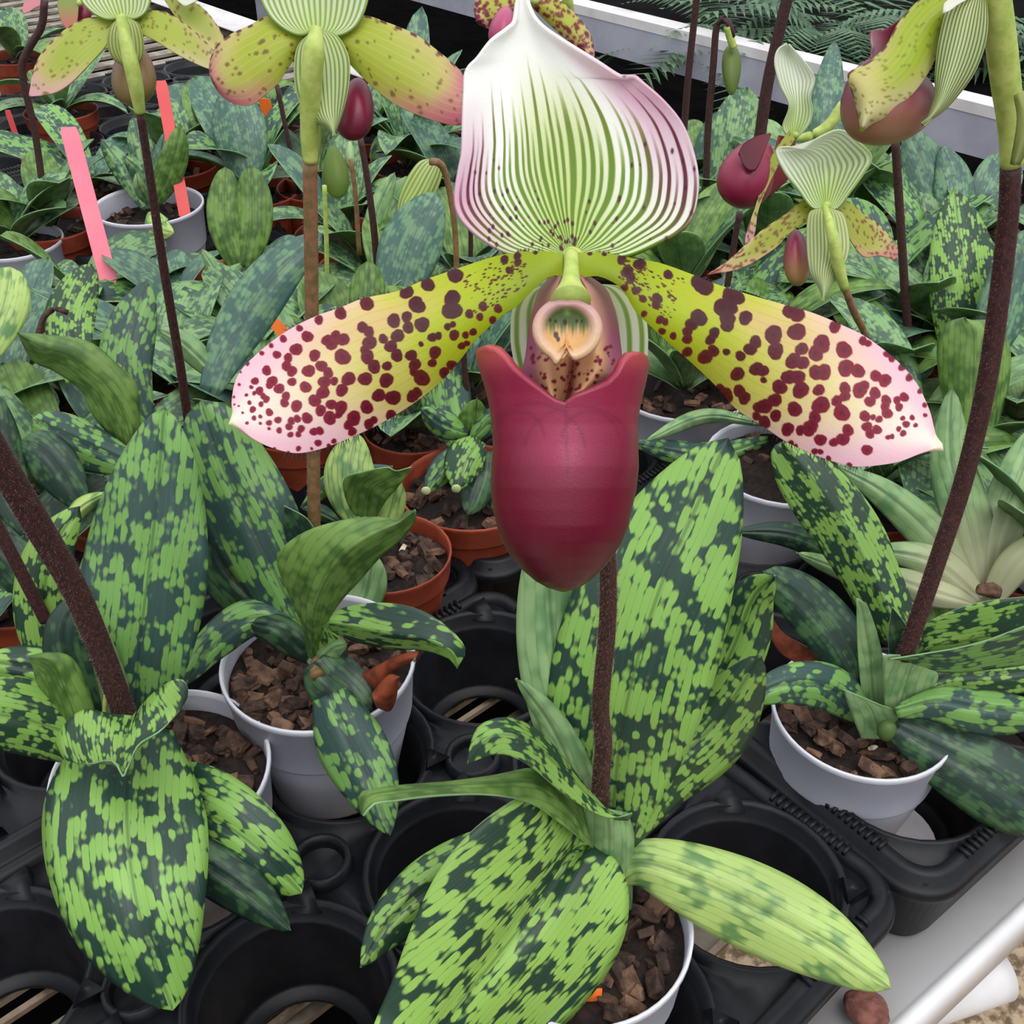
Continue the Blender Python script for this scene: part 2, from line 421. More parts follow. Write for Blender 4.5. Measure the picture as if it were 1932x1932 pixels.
# neighbouring bench with its rail ---------------------------------
b2 = thing('far_bench', 'second bench with white edge gutter behind the plants, upper right', 'bench', ab(-1, 1.3, 0))
v = []; f = []
c = ab(-1.0, 1.045, .045)
box(v, f, c, AV*2.2, BV*.016, Vector((0, 0, .006)));
mesh_obj('top_lip', v, f, M['metal'], b2, False)
v = []; f = []; box(v, f, ab(-1.0, 1.036, .017), AV*2.2, BV*.006, Vector((0, 0, .022))); mesh_obj('side_rail', v, f, M['metal2'], b2, False)
v = []; f = []; box(v, f, ab(-1.0, 1.5, .0), AV*2.2, BV*.44, Vector((0, 0, .01))); mesh_obj('bench_top', v, f, M['frame'], b2, False)
for a in (-2., -.6, .6):
    v = []; f = []; box(v, f, ab(a, 1.1, (FZ-.012)/2), AV*.025, BV*.025, Vector((0, 0, -(FZ+.012)/2))); mesh_obj('leg', v, f, M['metal2'], b2, False)
# low path and dark beams between the benches
slab('floor_path', ab(-1.3, .93), AV, 2.6, BV, .07, FZ, FZ+.006, M['conc'])
for bb_, zz, hh in ((.86, -.26, .012), (.96, -.16, .012)):
    v = []; f = []; box(v, f, ab(-1.2, bb_, zz), AV*2.2, BV*.02, Vector((0, 0, hh)))
    o = mesh_obj('support_beam', v, f, M['frame'], b2, False)
# ferns on the far bench --------------------------------------------
def fern(c, n, size, label, seed):
    rnd = random.Random(seed)
    root = thing('fern', label, 'fern', c, 'ferns on the far bench')
    for i in range(n):
        az = rnd.uniform(0, 2*PI); el = rnd.uniform(.2, 1.2); Lh = size*rnd.uniform(.7, 1.1)
        v = []; f = []; N = 26
        D = Vector((math.cos(az), math.sin(az), 0)); side = Vector((-D.y, D.x, 0))
        for j in range(N):
            t = j/(N-1); p = c+D*(Lh*t*math.cos(el*(1-t)))+Vector((0, 0, Lh*(math.sin(el)*t-.75*t*t)+.01))
            w = Lh*.22*math.sin(PI*min(1, t*1.0+.12))*(1-t*.7)
            for s in (-1, 1):
                k = len(v); q = p+side*s*w+D*w*.6+Vector((0, 0, -.2*w))
                v += [p-D*Lh*.010, p+D*Lh*.022, q]; f.append((k, k+1, k+2) if s > 0 else (k+1, k, k+2))
        mesh_obj('frond', v, f, M['fern'], root, False)
    return root
for i, (px, py, s, lab) in enumerate([(1230, 10, .26, 'feathery dark fern at the left end of the far bench'),
        (1420, 20, .3, 'feathery green fern above the white rail, hanging over it beside the drooping bud'),
        (1560, 30, .28, 'feathery fern above the tall pale orchid hood'), (1880, 60, .26, 'dark fern beyond the green flower stem at the right edge')]):
    p = Gz(px, py, .09); p = p+BV*.17; p.z = .01+.0
    fern(p, 26, s, lab, 40+i)
# ================================================================= TRAYS
CS = .078
def tray_mesh(na, nb_, seed):
    """na x nb_ cells; local coords with A=x, B=y; origin = corner cell centre offset"""
    v = []; f = []; R0 = .0355; H = .047; n = 32
    ang = [PI/4*0+2*PI*k/n for k in range(n)]
    for ia in range(na):
        for ib in range(nb_):
            cx, cy = -(ia+.5)*CS-.003, -(ib+.5)*CS-.003
            base = len(v); rings = []
            def ring(r, z, sq=0.):
                k0 = len(v)
                for a in ang:
                    c, s = math.cos(a), math.sin(a); m = max(abs(c), abs(s)); rs = CS/2/m
                    rr = r*(1-sq)+rs*sq
                    v.append((cx+c*rr, cy+s*rr, z))
                rings.append(k0)
            ring(0, H-.004, 1.)
            ring(.0395, H-.004, .0)
            ring(.0385, H, 0); ring(.0372, H+.0006, 0); ring(R0, H-.001, 0); ring(R0-.0005, H-.006, 0)
            ring(R0-.0022, H-.007, 0); ring(R0-.0028, H-.0085, 0)
            ring(R0-.0062, .004, 0); ring(R0-.0075, .0025, 0); ring(R0-.0125, .0025, 0); ring(R0-.0125, .0005, 0)
            for q in range(len(rings)-1):
                for k in range(n):
                    a, b = rings[q]+k, rings[q]+(k+1) % n; c2, d2 = rings[q+1]+(k+1) % n, rings[q+1]+k
                    f.append((a, b, c2, d2))
    # posts (dark sockets) at inner corners
    for ia in range(1, na):
        for ib in range(1, nb_):
            cx, cy = -ia*CS-.003, -ib*CS-.003; k0 = len(v)
            for r, z in ((.0125, H-.004), (.0118, H+.0015), (.0098, H+.0018), (.0088, H-.001), (.0075, H-.026), (.0001, H-.026)):
                for k in range(20): v.append((cx+r*math.cos(2*PI*k/20), cy+r*math.sin(2*PI*k/20), z))
            for q in range(5):
                for k in range(20): f.append((k0+q*20+k, k0+q*20+(k+1) % 20, k0+(q+1)*20+(k+1) % 20, k0+(q+1)*20+k))
    # wedge shaped bosses on the edges between cells
    for ia in range(na+1):
        for ib in range(nb_):
            for sx in (-1, 1):
                if (ia == 0 and sx > 0) or (ia == na and sx < 0): continue
                cx, cy = -ia*CS-.003+sx*.0, -(ib)*CS-.003-.012
                k0 = len(v)
                pts = [(0, .004), (sx*.011, .0), (sx*.002, -.009)]
                for z, sc in ((H-.004, 1.15), (H+.002, .85)):
                    for x, y in pts: v.append((cx+sx*.005+x*sc, cy+y*sc+.0, z))
                f.append((k0+3, k0+4, k0+5) if sx > 0 else (k0+5, k0+4, k0+3))
                for k in range(3): f.append((k0+k, k0+(k+1) % 3, k0+3+(k+1) % 3, k0+3+k))
    # outer rim
    W, Lg = na*CS+.006, nb_*CS+.006; rc = .016
    def rr_ring(off, z, m=10):
        k0 = len(v)
        for qx, qy, a0 in ((0, 0, 0), (-1, 0, PI/2), (-1, -1, PI), (0, -1, 1.5*PI)):
            ox = (-rc if qx == 0 else -W+rc); oy = (-rc if qy == 0 else -Lg+rc)
            for k in range(m):
                a = a0+PI/2*k/(m-1); v.append((ox+(rc+off)*math.cos(a), oy+(rc+off)*math.sin(a), z))
        return k0, 4*m
    prof_ = [(-.006, H-.0045), (-.005, H-.001), (-.002, H), (.0005, H-.001), (.0015, H-.006), (.0035, H-.0065), (.0045, H-.0075), (.005, H-.010), (.0042, H-.0125), (.003, H-.0125), (-.001, .006), (-.003, .001)]
    rg = [rr_ring(o_, z) for o_, z in prof_]
    for q in range(len(rg)-1):
        n2 = rg[q][1]
        for k in range(n2): a, b = rg[q][0]+k, rg[q][0]+(k+1) % n2; f.append((a, rg[q+1][0]+k, rg[q+1][0]+(k+1) % n2, b))
    # grip ribs along the rim
    def ribs(p0, p1, outv):
        p0 = Vector(p0); p1 = Vector(p1); n3 = int((p1-p0).length/.0032); T = (p1-p0).normalized()
        for k in range(n3):
            c = p0+T*(k+.5)*.0032
            box(v, f, c, T*.0007, Vector(outv)*.0026, Vector((0, 0, .0012)))
    for ib in range(nb_):
        for x0, o_ in ((-.0022, (1, 0, 0)), (-W+.0022, (-1, 0, 0))):
            ribs((x0, -(ib+.25)*CS-.003, H+.0002), (x0, -(ib+.75)*CS-.003, H+.0002), o_)
    for ia in range(na):
        for y0, o_ in ((-.0022, (0, 1, 0)), (-Lg+.0022, (0, -1, 0))):
            ribs((-(ia+.25)*CS-.003, y0, H+.0002), (-(ia+.75)*CS-.003, y0, H+.0002), o_)
    me = bpy.data.meshes.new('pot_tray'); me.from_pydata([tuple(x) for x in v], [], f); me.materials.append(M['tray'])
    me.polygons.foreach_set('use_smooth', [True]*len(me.polygons))
    me.update(); return me
TM = tray_mesh(3, 5, 1)
ROT = math.atan2(AV.y, AV.x)
tlabels = {(0, 0): 'black carry tray at the front left, holding the centre and left white pots', (0, 1): 'black tray with rounded corner under the right white pot',
 (1, 0): 'black tray second from the front, behind the left-hand plants', (1, 1): 'black tray behind the right white pot', (2, 0): 'black tray deep in the middle left under terracotta pots',
 (2, 1): 'black tray under the grey white pots right of the centre flower', (3, 0): 'black tray far left below the white pot with pink tag', (3, 1): 'black tray deep in the middle behind the large flower',
 (4, 0): 'farthest black tray at the upper left', (4, 1): 'farthest black tray behind the spotted petals'}
for (i, j), lab in tlabels.items():
    a = .060-i*(3*CS+.014); b = .112+.0+j*(5*CS+.012)
    if j == 1 and i == 0: a += .008
    o = bpy.data.objects.new('pot_tray', TM); COL.objects.link(o)
    o.location = ab(a, b, .001 if (i+j) % 2 == 0 else .0015); o.rotation_euler = (0, 0, ROT)
    if (i, j) == (0, 1):
        rt = ROT-math.radians(4.); cl = Vector((0, -(5*CS+.006), 0)); o.rotation_euler = (0, 0, rt)
        o.location = ab(a, b)+Matrix.Rotation(ROT, 3, 'Z') @ cl-Matrix.Rotation(rt, 3, 'Z') @ cl+Vector((0, 0, .0015))
    tag(o, lab, 'tray', 'black plastic carry trays on the bench')
    bv = None
# ================================================================= POTS
def pot(root, c, R, zr, kind='white', H=.066, soil=.010, chips=0, seed=1, tilt=None, fine=True):
    rnd = random.Random(seed); r = R; rb = R*.70
    if kind == 'white':
        pr = [(rb*.6, -H), (rb, -H), (rb*1.02, -H+.001), (rb*1.03, -H+.003), (r*.902, -H*.44), (r*.905, -H*.425), (r*.906, -H*.42), (r*.924, -H*.418), (r*.926, -H*.412), (r*.93, -H*.40), (r*.975, -.0035), (r, -.0025), (r*1.0, -.0004), (r*.992, .0002), (r*.97, 0), (r*.955, -.002), (r*.93, -soil-.004)]
        fm = [0]*10+[1]*5+[0]
        mats = [M['white'], M['whiteR']]
    else:
        pr = [(rb*.6, -H), (rb, -H), (rb*1.03, -H+.001), (rb*1.04, -H+.003), (r*.895, -.0145), (r*.90, -.0137), (r*.90, -.0135), (r*.954, -.0133), (r*.956, -.0128), (r*.985, -.0022), (r, -.0008), (r, .0002), (r*.985, .0008), (r*.962, .0), (r*.95, -.002), (r*.92, -soil-.004)]
        fm = None; mats = [M['terra']]
    p = lathe('pot', pr, c+Vector((0, 0, zr)), mats, root, 56 if fine else 32, .004, fm, tilt)
    # growing mix
    s = []; f = []; n = 26; rs = r*.945
    s.append(c+(tilt @ Vector((0, 0, -soil)) if tilt is not None else Vector((0, 0, -soil)))+Vector((0, 0, zr)))
    for q in range(1, 7):
        for k in range(n):
            rr = rs*q/6; a = 2*PI*k/n; h = -soil+rnd.uniform(-.0015, .0015)*(q < 6)
            w = Vector((rr*math.cos(a), rr*math.sin(a), h))
            if tilt is not None: w = tilt @ w
            s.append(c+Vector((0, 0, zr))+w)
    for k in range(n): f.append((0, 1+k, 1+(k+1) % n))
    for q in range(5):
        for k in range(n): a = 1+q*n+k; b = 1+q*n+(k+1) % n; f.append((a, a+n, b+n, b))
    so = mesh_obj('potting_soil', s, f, M['soil'], root); so['kind'] = 'stuff'
    if chips:
        v = []; f = []; fm2 = []
        ico = bmesh.new(); bmesh.ops.create_icosphere(ico, subdivisions=2, radius=1)
        iv = [x.co.copy() for x in ico.verts]; ff = [[x.index for x in y.verts] for y in ico.faces]; ico.free()
        for q in range(chips):
            a = rnd.uniform(0, 2*PI); rr = rs*math.sqrt(rnd.random())*.9; sz = rnd.uniform(.0022, .0052) if fine else .004
            sq = Vector((rnd.uniform(.8, 1.5), rnd.uniform(.5, .9), rnd.uniform(.3, .7)))
            Rm = Matrix.Rotation(rnd.uniform(0, 6), 3, 'Z') @ Matrix.Rotation(rnd.uniform(-.7, .7), 3, 'X') @ Matrix.Rotation(rnd.uniform(-.7, .7), 3, 'Y')
            cc = Vector((rr*math.cos(a), rr*math.sin(a), -soil+rnd.uniform(0, .0035)))
            k0 = len(v); m = 0 if rnd.random() < .68 else (1 if rnd.random() < .92 else 2)
            if m == 2: sz *= .55
            for x in iv:
                # blocky: push towards a box
                y = Vector((max(-.62, min(.62, x.x)), max(-.62, min(.62, x.y)), max(-.62, min(.62, x.z))))
                y *= 1.35*(1+.28*mnoise.noise(x*2.1+Vector((q*3.1, 0, 0))))
                y = Rm @ Vector((y.x*sq.x*sz, y.y*sq.y*sz, y.z*sq.z*sz))
                w = cc+y; w = tilt @ w if tilt is not None else w
                v.append(c+Vector((0, 0, zr))+w)
            for t in ff: f.append([k0+i for i in t]); fm2.append(m)
        bo = mesh_obj('bark_chips', v, f, [M['bark'], M['bark2'], M['perl']], root, False, None, None, fm2); bo['kind'] = 'stuff'
    return p
# ================================================================= FOREGROUND PLANTS
def plant(label, c, name='potted_slipper_orchid', group='potted slipper orchids on the bench', cat='potted orchid'):
    return thing(name, label, cat, c, group)
def stem(root, pts, wpx, mat='stem', hairs=0, hl=.0016, name='flower_stem', n=40):
    P3 = [Py(*p) for p in pts]; rad = []
    w = wpx if isinstance(wpx, (list, tuple)) else [wpx]*len(pts)
    for p, q in zip(P3, w):
        d = (p-Vector((0, 0, HC))); dep = d.y*C_-d.z*S_; rad.append(q/2*dep/F)
    o, P, data = tube(name, P3, rad, M[mat], root, 14, n)
    if hairs: fuzz('stem_hairs', P, data, M['hair'], o, hairs, hl)
    return o, P, data
ZR = .075
# ---- P1 centre
c1 = ab(.0, -.004); c1 = Vector((c1.x, c1.y, .0))
P1 = plant('white-potted orchid at the front centre bearing the huge open flower', c1)
pot(P1, c1, .0385, .077, 'white', .07, .009, 110, 3)
leaf(P1, [(1150,1590,.226),(1178,1350,.232),(1238,1130,.245),(1310,965,.26),(1374,826,.272)], 158, 150, 'leaf', pk=.52, b0=.28, e=.6, cl=.008, crr=.006, rip=.001)
leaf(P1, [(1120,1560,.228),(1085,1400,.235),(1050,1250,.245),(1036,1100,.255),(1040,940,.262)], 72, 90, 'leafG', pk=.5, b0=.5, cl=.003, crr=.01)
leaf(P1, [(1110,1560,.225),(1078,1450,.226),(1035,1360,.23),(974,1281,.232)], 26, 38, 'leafG', 'leafG', pk=.4, b0=.6, cl=.003, crr=.004)
leaf(P1, [(1175,1590,.224),(1240,1470,.232),(1345,1370,.24),(1436,1236,.245)], 66, 78, 'leafN', pk=.55, b0=.3, cl=.004, crr=.012)
leaf(P1, [(1230,1500,.25),(1310,1370,.262),(1380,1230,.27),(1420,1130,.272),(1461,1087,.268)], 62, 64, 'leaf', pk=.62, b0=.3)
leafsheet(P1, [(1160,1545),(1105,1480),(1040,1400),(990,1362),(945,1353),(905,1368),(888,1400),(881,1441)],
 [(1192,1532),(1150,1543),(1105,1524),(1055,1490),(1005,1449),(955,1424),(918,1428),(881,1442)],
 [(1185,1545),(1130,1520),(1070,1460),(1000,1400),(950,1385),(920,1395),(900,1415),(881,1441.5)], lambda s, g: .2165-.014*g+(.009*max(0, -s)-.004*max(0, s))*math.sin(PI*g), 'leafN')
leafsheet(P1, [(1120,1600),(1060,1555),(1000,1515),(920,1498),(820,1500),(740,1510),(705,1515),(684,1538)],
 [(1100,1520),(1060,1470),(1010,1448),(930,1462),(840,1474),(760,1480),(695,1490),(674,1500),(682,1538)],
 [(1110,1560),(1050,1500),(1000,1475),(920,1477),(830,1484),(745,1492),(695,1502),(682,1538)], lambda s, g: .218-.028*g+.004*s, 'leafO', 'leaf')
leafsheet(P1, [(1100,1590),(1075,1545),(1035,1512),(985,1504),(900,1560),(830,1640),(780,1740),(740,1850),(700,1950),(690,2040),(715,2100)],
 [(1135,1600),(1160,1618),(1180,1655),(1187,1700),(1179,1765),(1145,1838),(1090,1908),(1010,1985),(900,2050),(800,2090),(716,2101)],
 [(1115,1595),(1090,1605),(1062,1640),(1035,1680),(985,1745),(925,1820),(860,1900),(800,1980),(750,2050),(716,2101)],
 lambda s, g: .221-.074*g-.007*math.sin(PI*min(1, g*1.3))+(.009 if s < 0 else .004)*abs(s)**1.6*math.sin(PI*min(1, .12+g*.88))+.0035*math.exp(-(s/.14)**2)*(1-g), 'leafH', nu=25, nv=44)
leaf(P1, [(1100,1610,.218),(960,1605,.214),(830,1660,.203),(735,1740,.192),(680,1826,.182)], 70, 58, 'leafN', pk=.55, b0=.4, e=.75, cl=.006, crr=.006)
leaf(P1, [(1140,1660,.222),(1215,1628,.222),(1360,1680,.214),(1530,1765,.203),(1681,1866,.190)], 80, 86, 'leafP', pk=.55, b0=.25, e=.62, cl=.008, crr=.005)
leaf(P1, [(1165,1720,.222),(1160,1650,.224),(1168,1580,.226),(1180,1545,.226)], 36, 34, 'leafG', 'leafG', pk=.4, b0=.8, e=.35, name='leaf_sheath', cl=.004, crr=.004)
leaf(P1, [(1140,1690,.226),(1122,1640,.226),(1100,1580,.224),(1088,1510,.223)], 40, 40, 'leafG', 'leafG', pk=.4, b0=.7, e=.4, name='leaf_sheath', cl=.005, crr=.005)
leafsheet(P1, [(1108,1710),(1098,1620),(1096,1560),(1104,1512)], [(1188,1710),(1196,1620),(1196,1570),(1184,1532)], [(1148,1710),(1150,1620),(1150,1570),(1146,1528)], lambda s, g: .2185+.006*abs(s)**2+.001*g, 'leafG', 'leafG', name='leaf_sheath')
leaf(P1, [(1175,1660,.228),(1210,1655,.228),(1240,1672,.224)], 14, 14, 'leafD', pk=.5)
st1, SP1, SD1 = stem(P1, [(1130,1600,.2275),(1131,1545,.2262),(1133,1480,.2235),(1139,1400,.222),(1133,1330,.219),(1146,1180,.214),(1146,1050,.208),(1130,900,.200),(1095,700,.186),(1078,560,.172)], [34,34,34,33,33,33,33,40,44,46], 'stem', 5200, .0011)
o = mesh_obj('plant_tag', *(lambda q: ([q+Vector((-.003,0,-.006)), q+Vector((.003,.0,-.006)), q+Vector((.003,0,.004)), q+Vector((-.003,0,.004)), q+Vector((-.003,.0006,-.006)), q+Vector((.003,.0006,-.006)), q+Vector((.003,.0006,.004)), q+Vector((-.003,.0006,.004))], [(0,1,2,3),(7,6,5,4),(3,2,6,7),(1,5,6,2),(0,3,7,4)]))(Gz(1118, 1880, .071)), M['orange'])
tag(o, 'tiny orange tag pushed into bark at the front pot rim', 'plant tag')
# ---- P2 left
c2 = Gz(303, 1450, .077); c2.z = 0
P2 = plant('white-potted orchid at the left with a broad upright leaf and thick dark bare stem', c2)
pot(P2, c2, .0425, .077, 'white', .07, .010, 110, 5)
leaf(P2, [(250,1390,.285),(262,1230,.292),(284,1050,.305),(300,900,.318),(310,768,.328)], 128, 112, 'leafB', pk=.5, b0=.38, e=.62, cl=.01, crr=.008, rip=.002, nv=44, groove=.003)
leaf(P2, [(210,1390,.29),(190,1250,.30),(205,1100,.315),(265,960,.33),(330,850,.342)], 62, 70, 'leafB', pk=.5, b0=.3)
leaf(P2, [(200,1400,.28),(150,1300,.285),(120,1200,.292),(150,1120,.30)], 46, 60, 'leafD', pk=.5, b0=.5, e=.5)
leafsheet(P2, [(250,1350),(205,1345),(160,1338),(125,1362),(104,1400),(118,1432),(165,1440),(212,1433),(232,1463)],
 [(250,1350),(285,1310),(330,1281),(352,1292),(350,1325),(305,1375),(262,1402),(245,1435),(233,1463)],
 [(250,1350),(246,1362),(241,1376),(238,1388),(234,1400),(232,1414),(230,1430),(230,1445),(232.5,1463)], lambda s, g: .262-.034*g+.01*abs(s)*math.sin(PI*g), 'leafN')
leaf(P2, [(250,1370,.27),(243,1450,.252),(240,1560,.229),(262,1720,.205),(326,1907,.188)], 152, 162, 'leaf', pk=.42, b0=.5, e=.66, cl=.010, crr=.012, nv=44, groove=.0036)
leaf(P2, [(300,1500,.262),(390,1535,.244),(485,1600,.234),(569,1686,.228)], 86, 92, 'leaf', pk=.4, b0=.8, e=.6)
leaf(P2, [(290,1560,.235),(370,1620,.229),(460,1680,.223),(548,1756,.216)], 52, 52, 'leafD', pk=.5, b0=.5, e=.7)
leaf(P2, [(215,1430,.27),(120,1380,.268),(10,1350,.262),(-120,1340,.255)], 68, 76, 'leafN', pk=.6, b0=.5)
leaf(P2, [(190,1330,.29),(90,1270,.30),(-40,1245,.30)], 50, 46, 'leaf', pk=.5, b0=.5)
leafsheet(P2, [(140,1420),(100,1340),(70,1290),(60,1255),(50,1238)], [(178,1420),(182,1360),(165,1290),(135,1240),(95,1230),(52,1237)], [(160,1420),(140,1350),(118,1290),(95,1250),(50,1238)], lambda s, g: .272+.004*g-.004*(1-s*s), 'leafO', 'leafG')
leaf(P2, [(180,1440,.272),(205,1380,.28),(215,1300,.285),(190,1180,.29)], 40, 30, 'leafG', 'leafG', pk=.4, b0=.7, name='leaf_sheath')
stem(P2, [(238,1372,.276),(222,1310,.275),(150,1130,.27),(68,985,.262),(-40,800,.25),(-160,560,.24)], [42,44,48,52,56,56], 'stem', 4200, .0013)
stem(P2, [(196,1375,.275),(198,1330,.276),(200,1312,.277)], 9, 'stemg', name='stem_stub')
# ---- P3 middle-left
c3 = Py(600, 1242, .333); zr3 = c3.z; c3.z = 0
P3_ = plant('white-potted orchid left of centre with curled olive leaf and tall tan stem', c3)
pot(P3_, c3, .0412, zr3, 'white', .07, .010, 110, 8)
leaf(P3_, [(585,1225,.33),(500,1040,.342),(425,890,.356),(378,756,.368)], 82, 94, 'leafB', pk=.6, b0=.25, e=.42, cl=.006, crr=.006, rip=.001)
leaf(P3_, [(590,1235,.335),(500,1150,.34),(420,1060,.35),(395,960,.36)], 58, 48, 'leafD', pk=.55, b0=.4, e=.5)
leaf(P3_, [(580,1215,.327),(490,1165,.33),(405,1215,.322),(342,1295,.31)], 34, 40, 'leafB', pk=.5, b0=.4)
leaf(P3_, [(590,1240,.325),(530,1190,.325),(470,1175,.328)], 34, 30, 'leafD', pk=.5, b0=.5)
leafsheet(P3_, [(578,1250),(572,1190),(548,1130),(527,1080),(524,1045),(560,1012),(610,990),(670,977),(728,975),(752,985),(760,966),(784,962)],
 [(606,1250),(612,1190),(640,1140),(680,1095),(715,1055),(745,1030),(765,1010),(780,990),(786,975),(784,962)],
 [(592,1250),(590,1180),(600,1130),(625,1080),(660,1040),(705,1010),(745,990),(768,975),(784,962)], lambda s, g: .322-.018*math.sin(PI*g*.8)+.006*abs(s), 'leafO', 'leaf')
leafsheet(P3_, [(600,1235),(604,1200),(608,1172),(650,1146),(720,1137),(790,1150),(845,1183),(879,1225),(862,1262)],
 [(640,1240),(655,1215),(615,1183),(660,1208),(730,1224),(800,1228),(840,1240),(852,1248),(862,1262)],
 [(615,1240),(612,1210),(610,1178),(660,1182),(725,1196),(795,1205),(840,1222),(857,1240),(862,1262)], lambda s, g: .322-.022*g+.006*abs(s)*math.sin(PI*g), 'leaf')
leaf(P3_, [(592,1262,.32),(625,1225,.318),(655,1215,.316)], 24, 30, 'leafG', 'leafG', pk=.4, b0=.8, name='leaf_sheath')
leaf(P3_, [(590,1250,.315),(610,1275,.312),(650,1310,.305),(687,1357,.298)], 60, 52, 'leafD', pk=.4, b0=.4, e=.5, cl=.004, crr=.004)
leaf(P3_, [(620,1310,.300),(655,1390,.285),(695,1470,.27),(736,1576,.255)], 66, 66, 'leafB', pk=.42, b0=.5, e=.72)
leafsheet(P3_, [(600,1090),(560,1060),(538,1010),(536,955)], [(610,1080),(600,1020),(580,980),(537,955)], None, lambda s, g: .345+.002*g, 'leafD')
for pts, w in (([(602,1245,.32),(596,1262,.316),(600,1276,.312)], 26),):
    stem(P3_, pts, w, 'stem2', name='old_leaf_base', n=8)
o = leafsheet(P3_, [(640,1290),(700,1262),(745,1238),(790,1228),(782,1250)], [(670,1320),(715,1318),(745,1270),(775,1250),(785,1240)], None, lambda s, g: .315-.01*g-.003*(1-s*s), 'brownleaf', 'brownleaf', name='dead_leaf')
o['label'] = 'dry reddish brown dead leaf'
o = leafsheet(P3_, [(700,1310),(715,1290),(735,1272),(752,1275)], [(710,1335),(735,1342),(748,1318),(752,1280)], None, lambda s, g: .30-.004*(1-s*s), 'brownleaf', 'brownleaf', name='dead_leaf')
o['label'] = 'dry reddish brown dead leaf'
st3, SP3, SD3 = stem(P3_, [(598,1110,.352),(593,1000,.352),(591,800,.353),(588,560,.353),(585,300,.352)], [24,24,25,26,28], 'stem2', 1500, .0012)
# ---- P4 right
c4 = Py(1628, 1338, .317); zr4 = c4.z; c4.z = 0
P4 = plant('white-potted orchid at the right whose dark stem rises to the top right corner', c4)
pot(P4, c4, .0376, zr4, 'white', .066, .009, 90, 11)
leafsheet(P4, [(1690,1215),(1640,1195),(1600,1120),(1545,1035),(1495,965),(1463,905),(1455,850),(1476,832)],
 [(1745,1215),(1728,1150),(1700,1080),(1670,1000),(1625,930),(1565,870),(1510,838),(1476,832)],
 [(1712,1225),(1680,1160),(1648,1090),(1605,1010),(1560,940),(1515,880),(1490,850),(1476,832)], lambda s, g: .325+.045*g+.005*abs(s), 'leafN')
leafsheet(P4, [(1640,1380),(1625,1300),(1618,1220),(1616,1130)], [(1672,1380),(1668,1300),(1664,1230),(1640,1150),(1620,1130)], None, lambda s, g: .312+.012*g, 'leafG', 'leafG', name='leaf_sheath')
leaf(P4, [(1650,1370,.312),(1600,1240,.32),(1520,1140,.33),(1440,1078,.335)], 52, 56, 'leafD', pk=.6, b0=.35, e=.45)
leaf(P4, [(1640,1360,.31),(1570,1300,.306),(1490,1290,.30),(1405,1320,.295)], 46, 44, 'leafB', pk=.5, b0=.3, e=.5)
leafsheet(P4, [(1720,1235),(1738,1185),(1790,1155),(1860,1135),(1960,1125),(2060,1130)], [(1735,1245),(1760,1250),(1800,1260),(1860,1265),(1960,1240),(2060,1160)], None, lambda s, g: .33-.01*g+.006*abs(s), 'leafN')
leafsheet(P4, [(1680,1245),(1740,1235),(1800,1225),(1860,1210),(1940,1180),(2030,1150)], [(1668,1242),(1730,1262),(1800,1270),(1880,1262),(1950,1250),(2030,1200)], None, lambda s, g: .308-.008*g+.002*s, 'leafB')
leafsheet(P4, [(1670,1375),(1668,1300),(1668,1242),(1700,1236)], [(1700,1380),(1735,1330),(1770,1280),(1755,1255)], None, lambda s, g: .306+.002*g, 'leafG', 'leafG', name='leaf_sheath')
leaf(P4, [(1690,1340,.30),(1770,1322,.30),(1850,1335,.297),(1990,1345,.29)], 34, 52, 'leafB', pk=.6, b0=.3)
leaf(P4, [(1690,1370,.30),(1780,1420,.292),(1870,1470,.283),(2020,1570,.27)], 72, 80, 'leafD', pk=.55, b0=.35, e=.6)
leaf(P4, [(1720,1300,.318),(1800,1275,.322),(1900,1270,.325),(2000,1260,.325)], 40, 50, 'leafN', pk=.5, b0=.5)
leafsheet(P4, [(1680,1250),(1676,1200),(1683,1146)], [(1730,1245),(1715,1190),(1684,1146)], None, lambda s, g: .312+.004*g, 'leafD')
leafsheet(P4, [(1625,1395),(1600,1330),(1590,1300)], [(1700,1395),(1690,1345),(1660,1330)], None, lambda s, g: .303, 'leafG', 'leafG', name='leaf_sheath')
lump('shoot', Py(1672, 1378, .297), .0038, (1., 1., 1.3), M['leafO'], P4, 4, .08)
o = leafsheet(P4, [(1450,1155),(1447,1180),(1470,1230),(1520,1260)], [(1454,1160),(1480,1195),(1530,1225),(1575,1255)], None, lambda s, g: .335-.01*g, 'brownleaf', 'brownleaf', name='dead_leaf')
o['label'] = 'dry reddish brown dead leaf'
st4, SP4, SD4 = stem(P4, [(1705,1240,.31),(1722,1195,.31),(1768,1060,.311),(1820,900,.313),(1862,720,.312),(1888,540,.311),(1903,400,.31),(1907,305,.309)], [30,32,33,35,37,38,38,38], 'stem', 3800, .0012)
# ================================================================= MAIN FLOWER
DF = .175
def V_(U, V, X, Y, *a): return U
sc2 = lambda L, ox, oy, s: [(ox+x*s, oy+y*s) for x, y, *r in L]
def smooth(x, a, b):
    t = np.clip((x-a)/(b-a), 0, 1); return t*t*(3-2*t)
def mixc(a, b, f):
    a = np.asarray(a, float); b = np.asarray(b, float); f = f[..., None]
    return a*(1-f)+b*f
def nz(X, Y, s, seed=0.):
    r = np.sin(X*s*1.7+seed)*np.cos(Y*s*1.3-seed*2)+.5*np.sin(X*s*3.1-Y*s*2.3+seed*3)+.3*np.sin(Y*s*5.3+X*s*4.1+seed)
    return r/1.8*.5+.5
flower1 = lump('flower', Pd(1078, 500, DF+.006), .0026, (1, .8, 1.2), M['stemg'], P1, 2, .1)
flower1['label'] = 'large open flower with striped white hood and spotted petals'
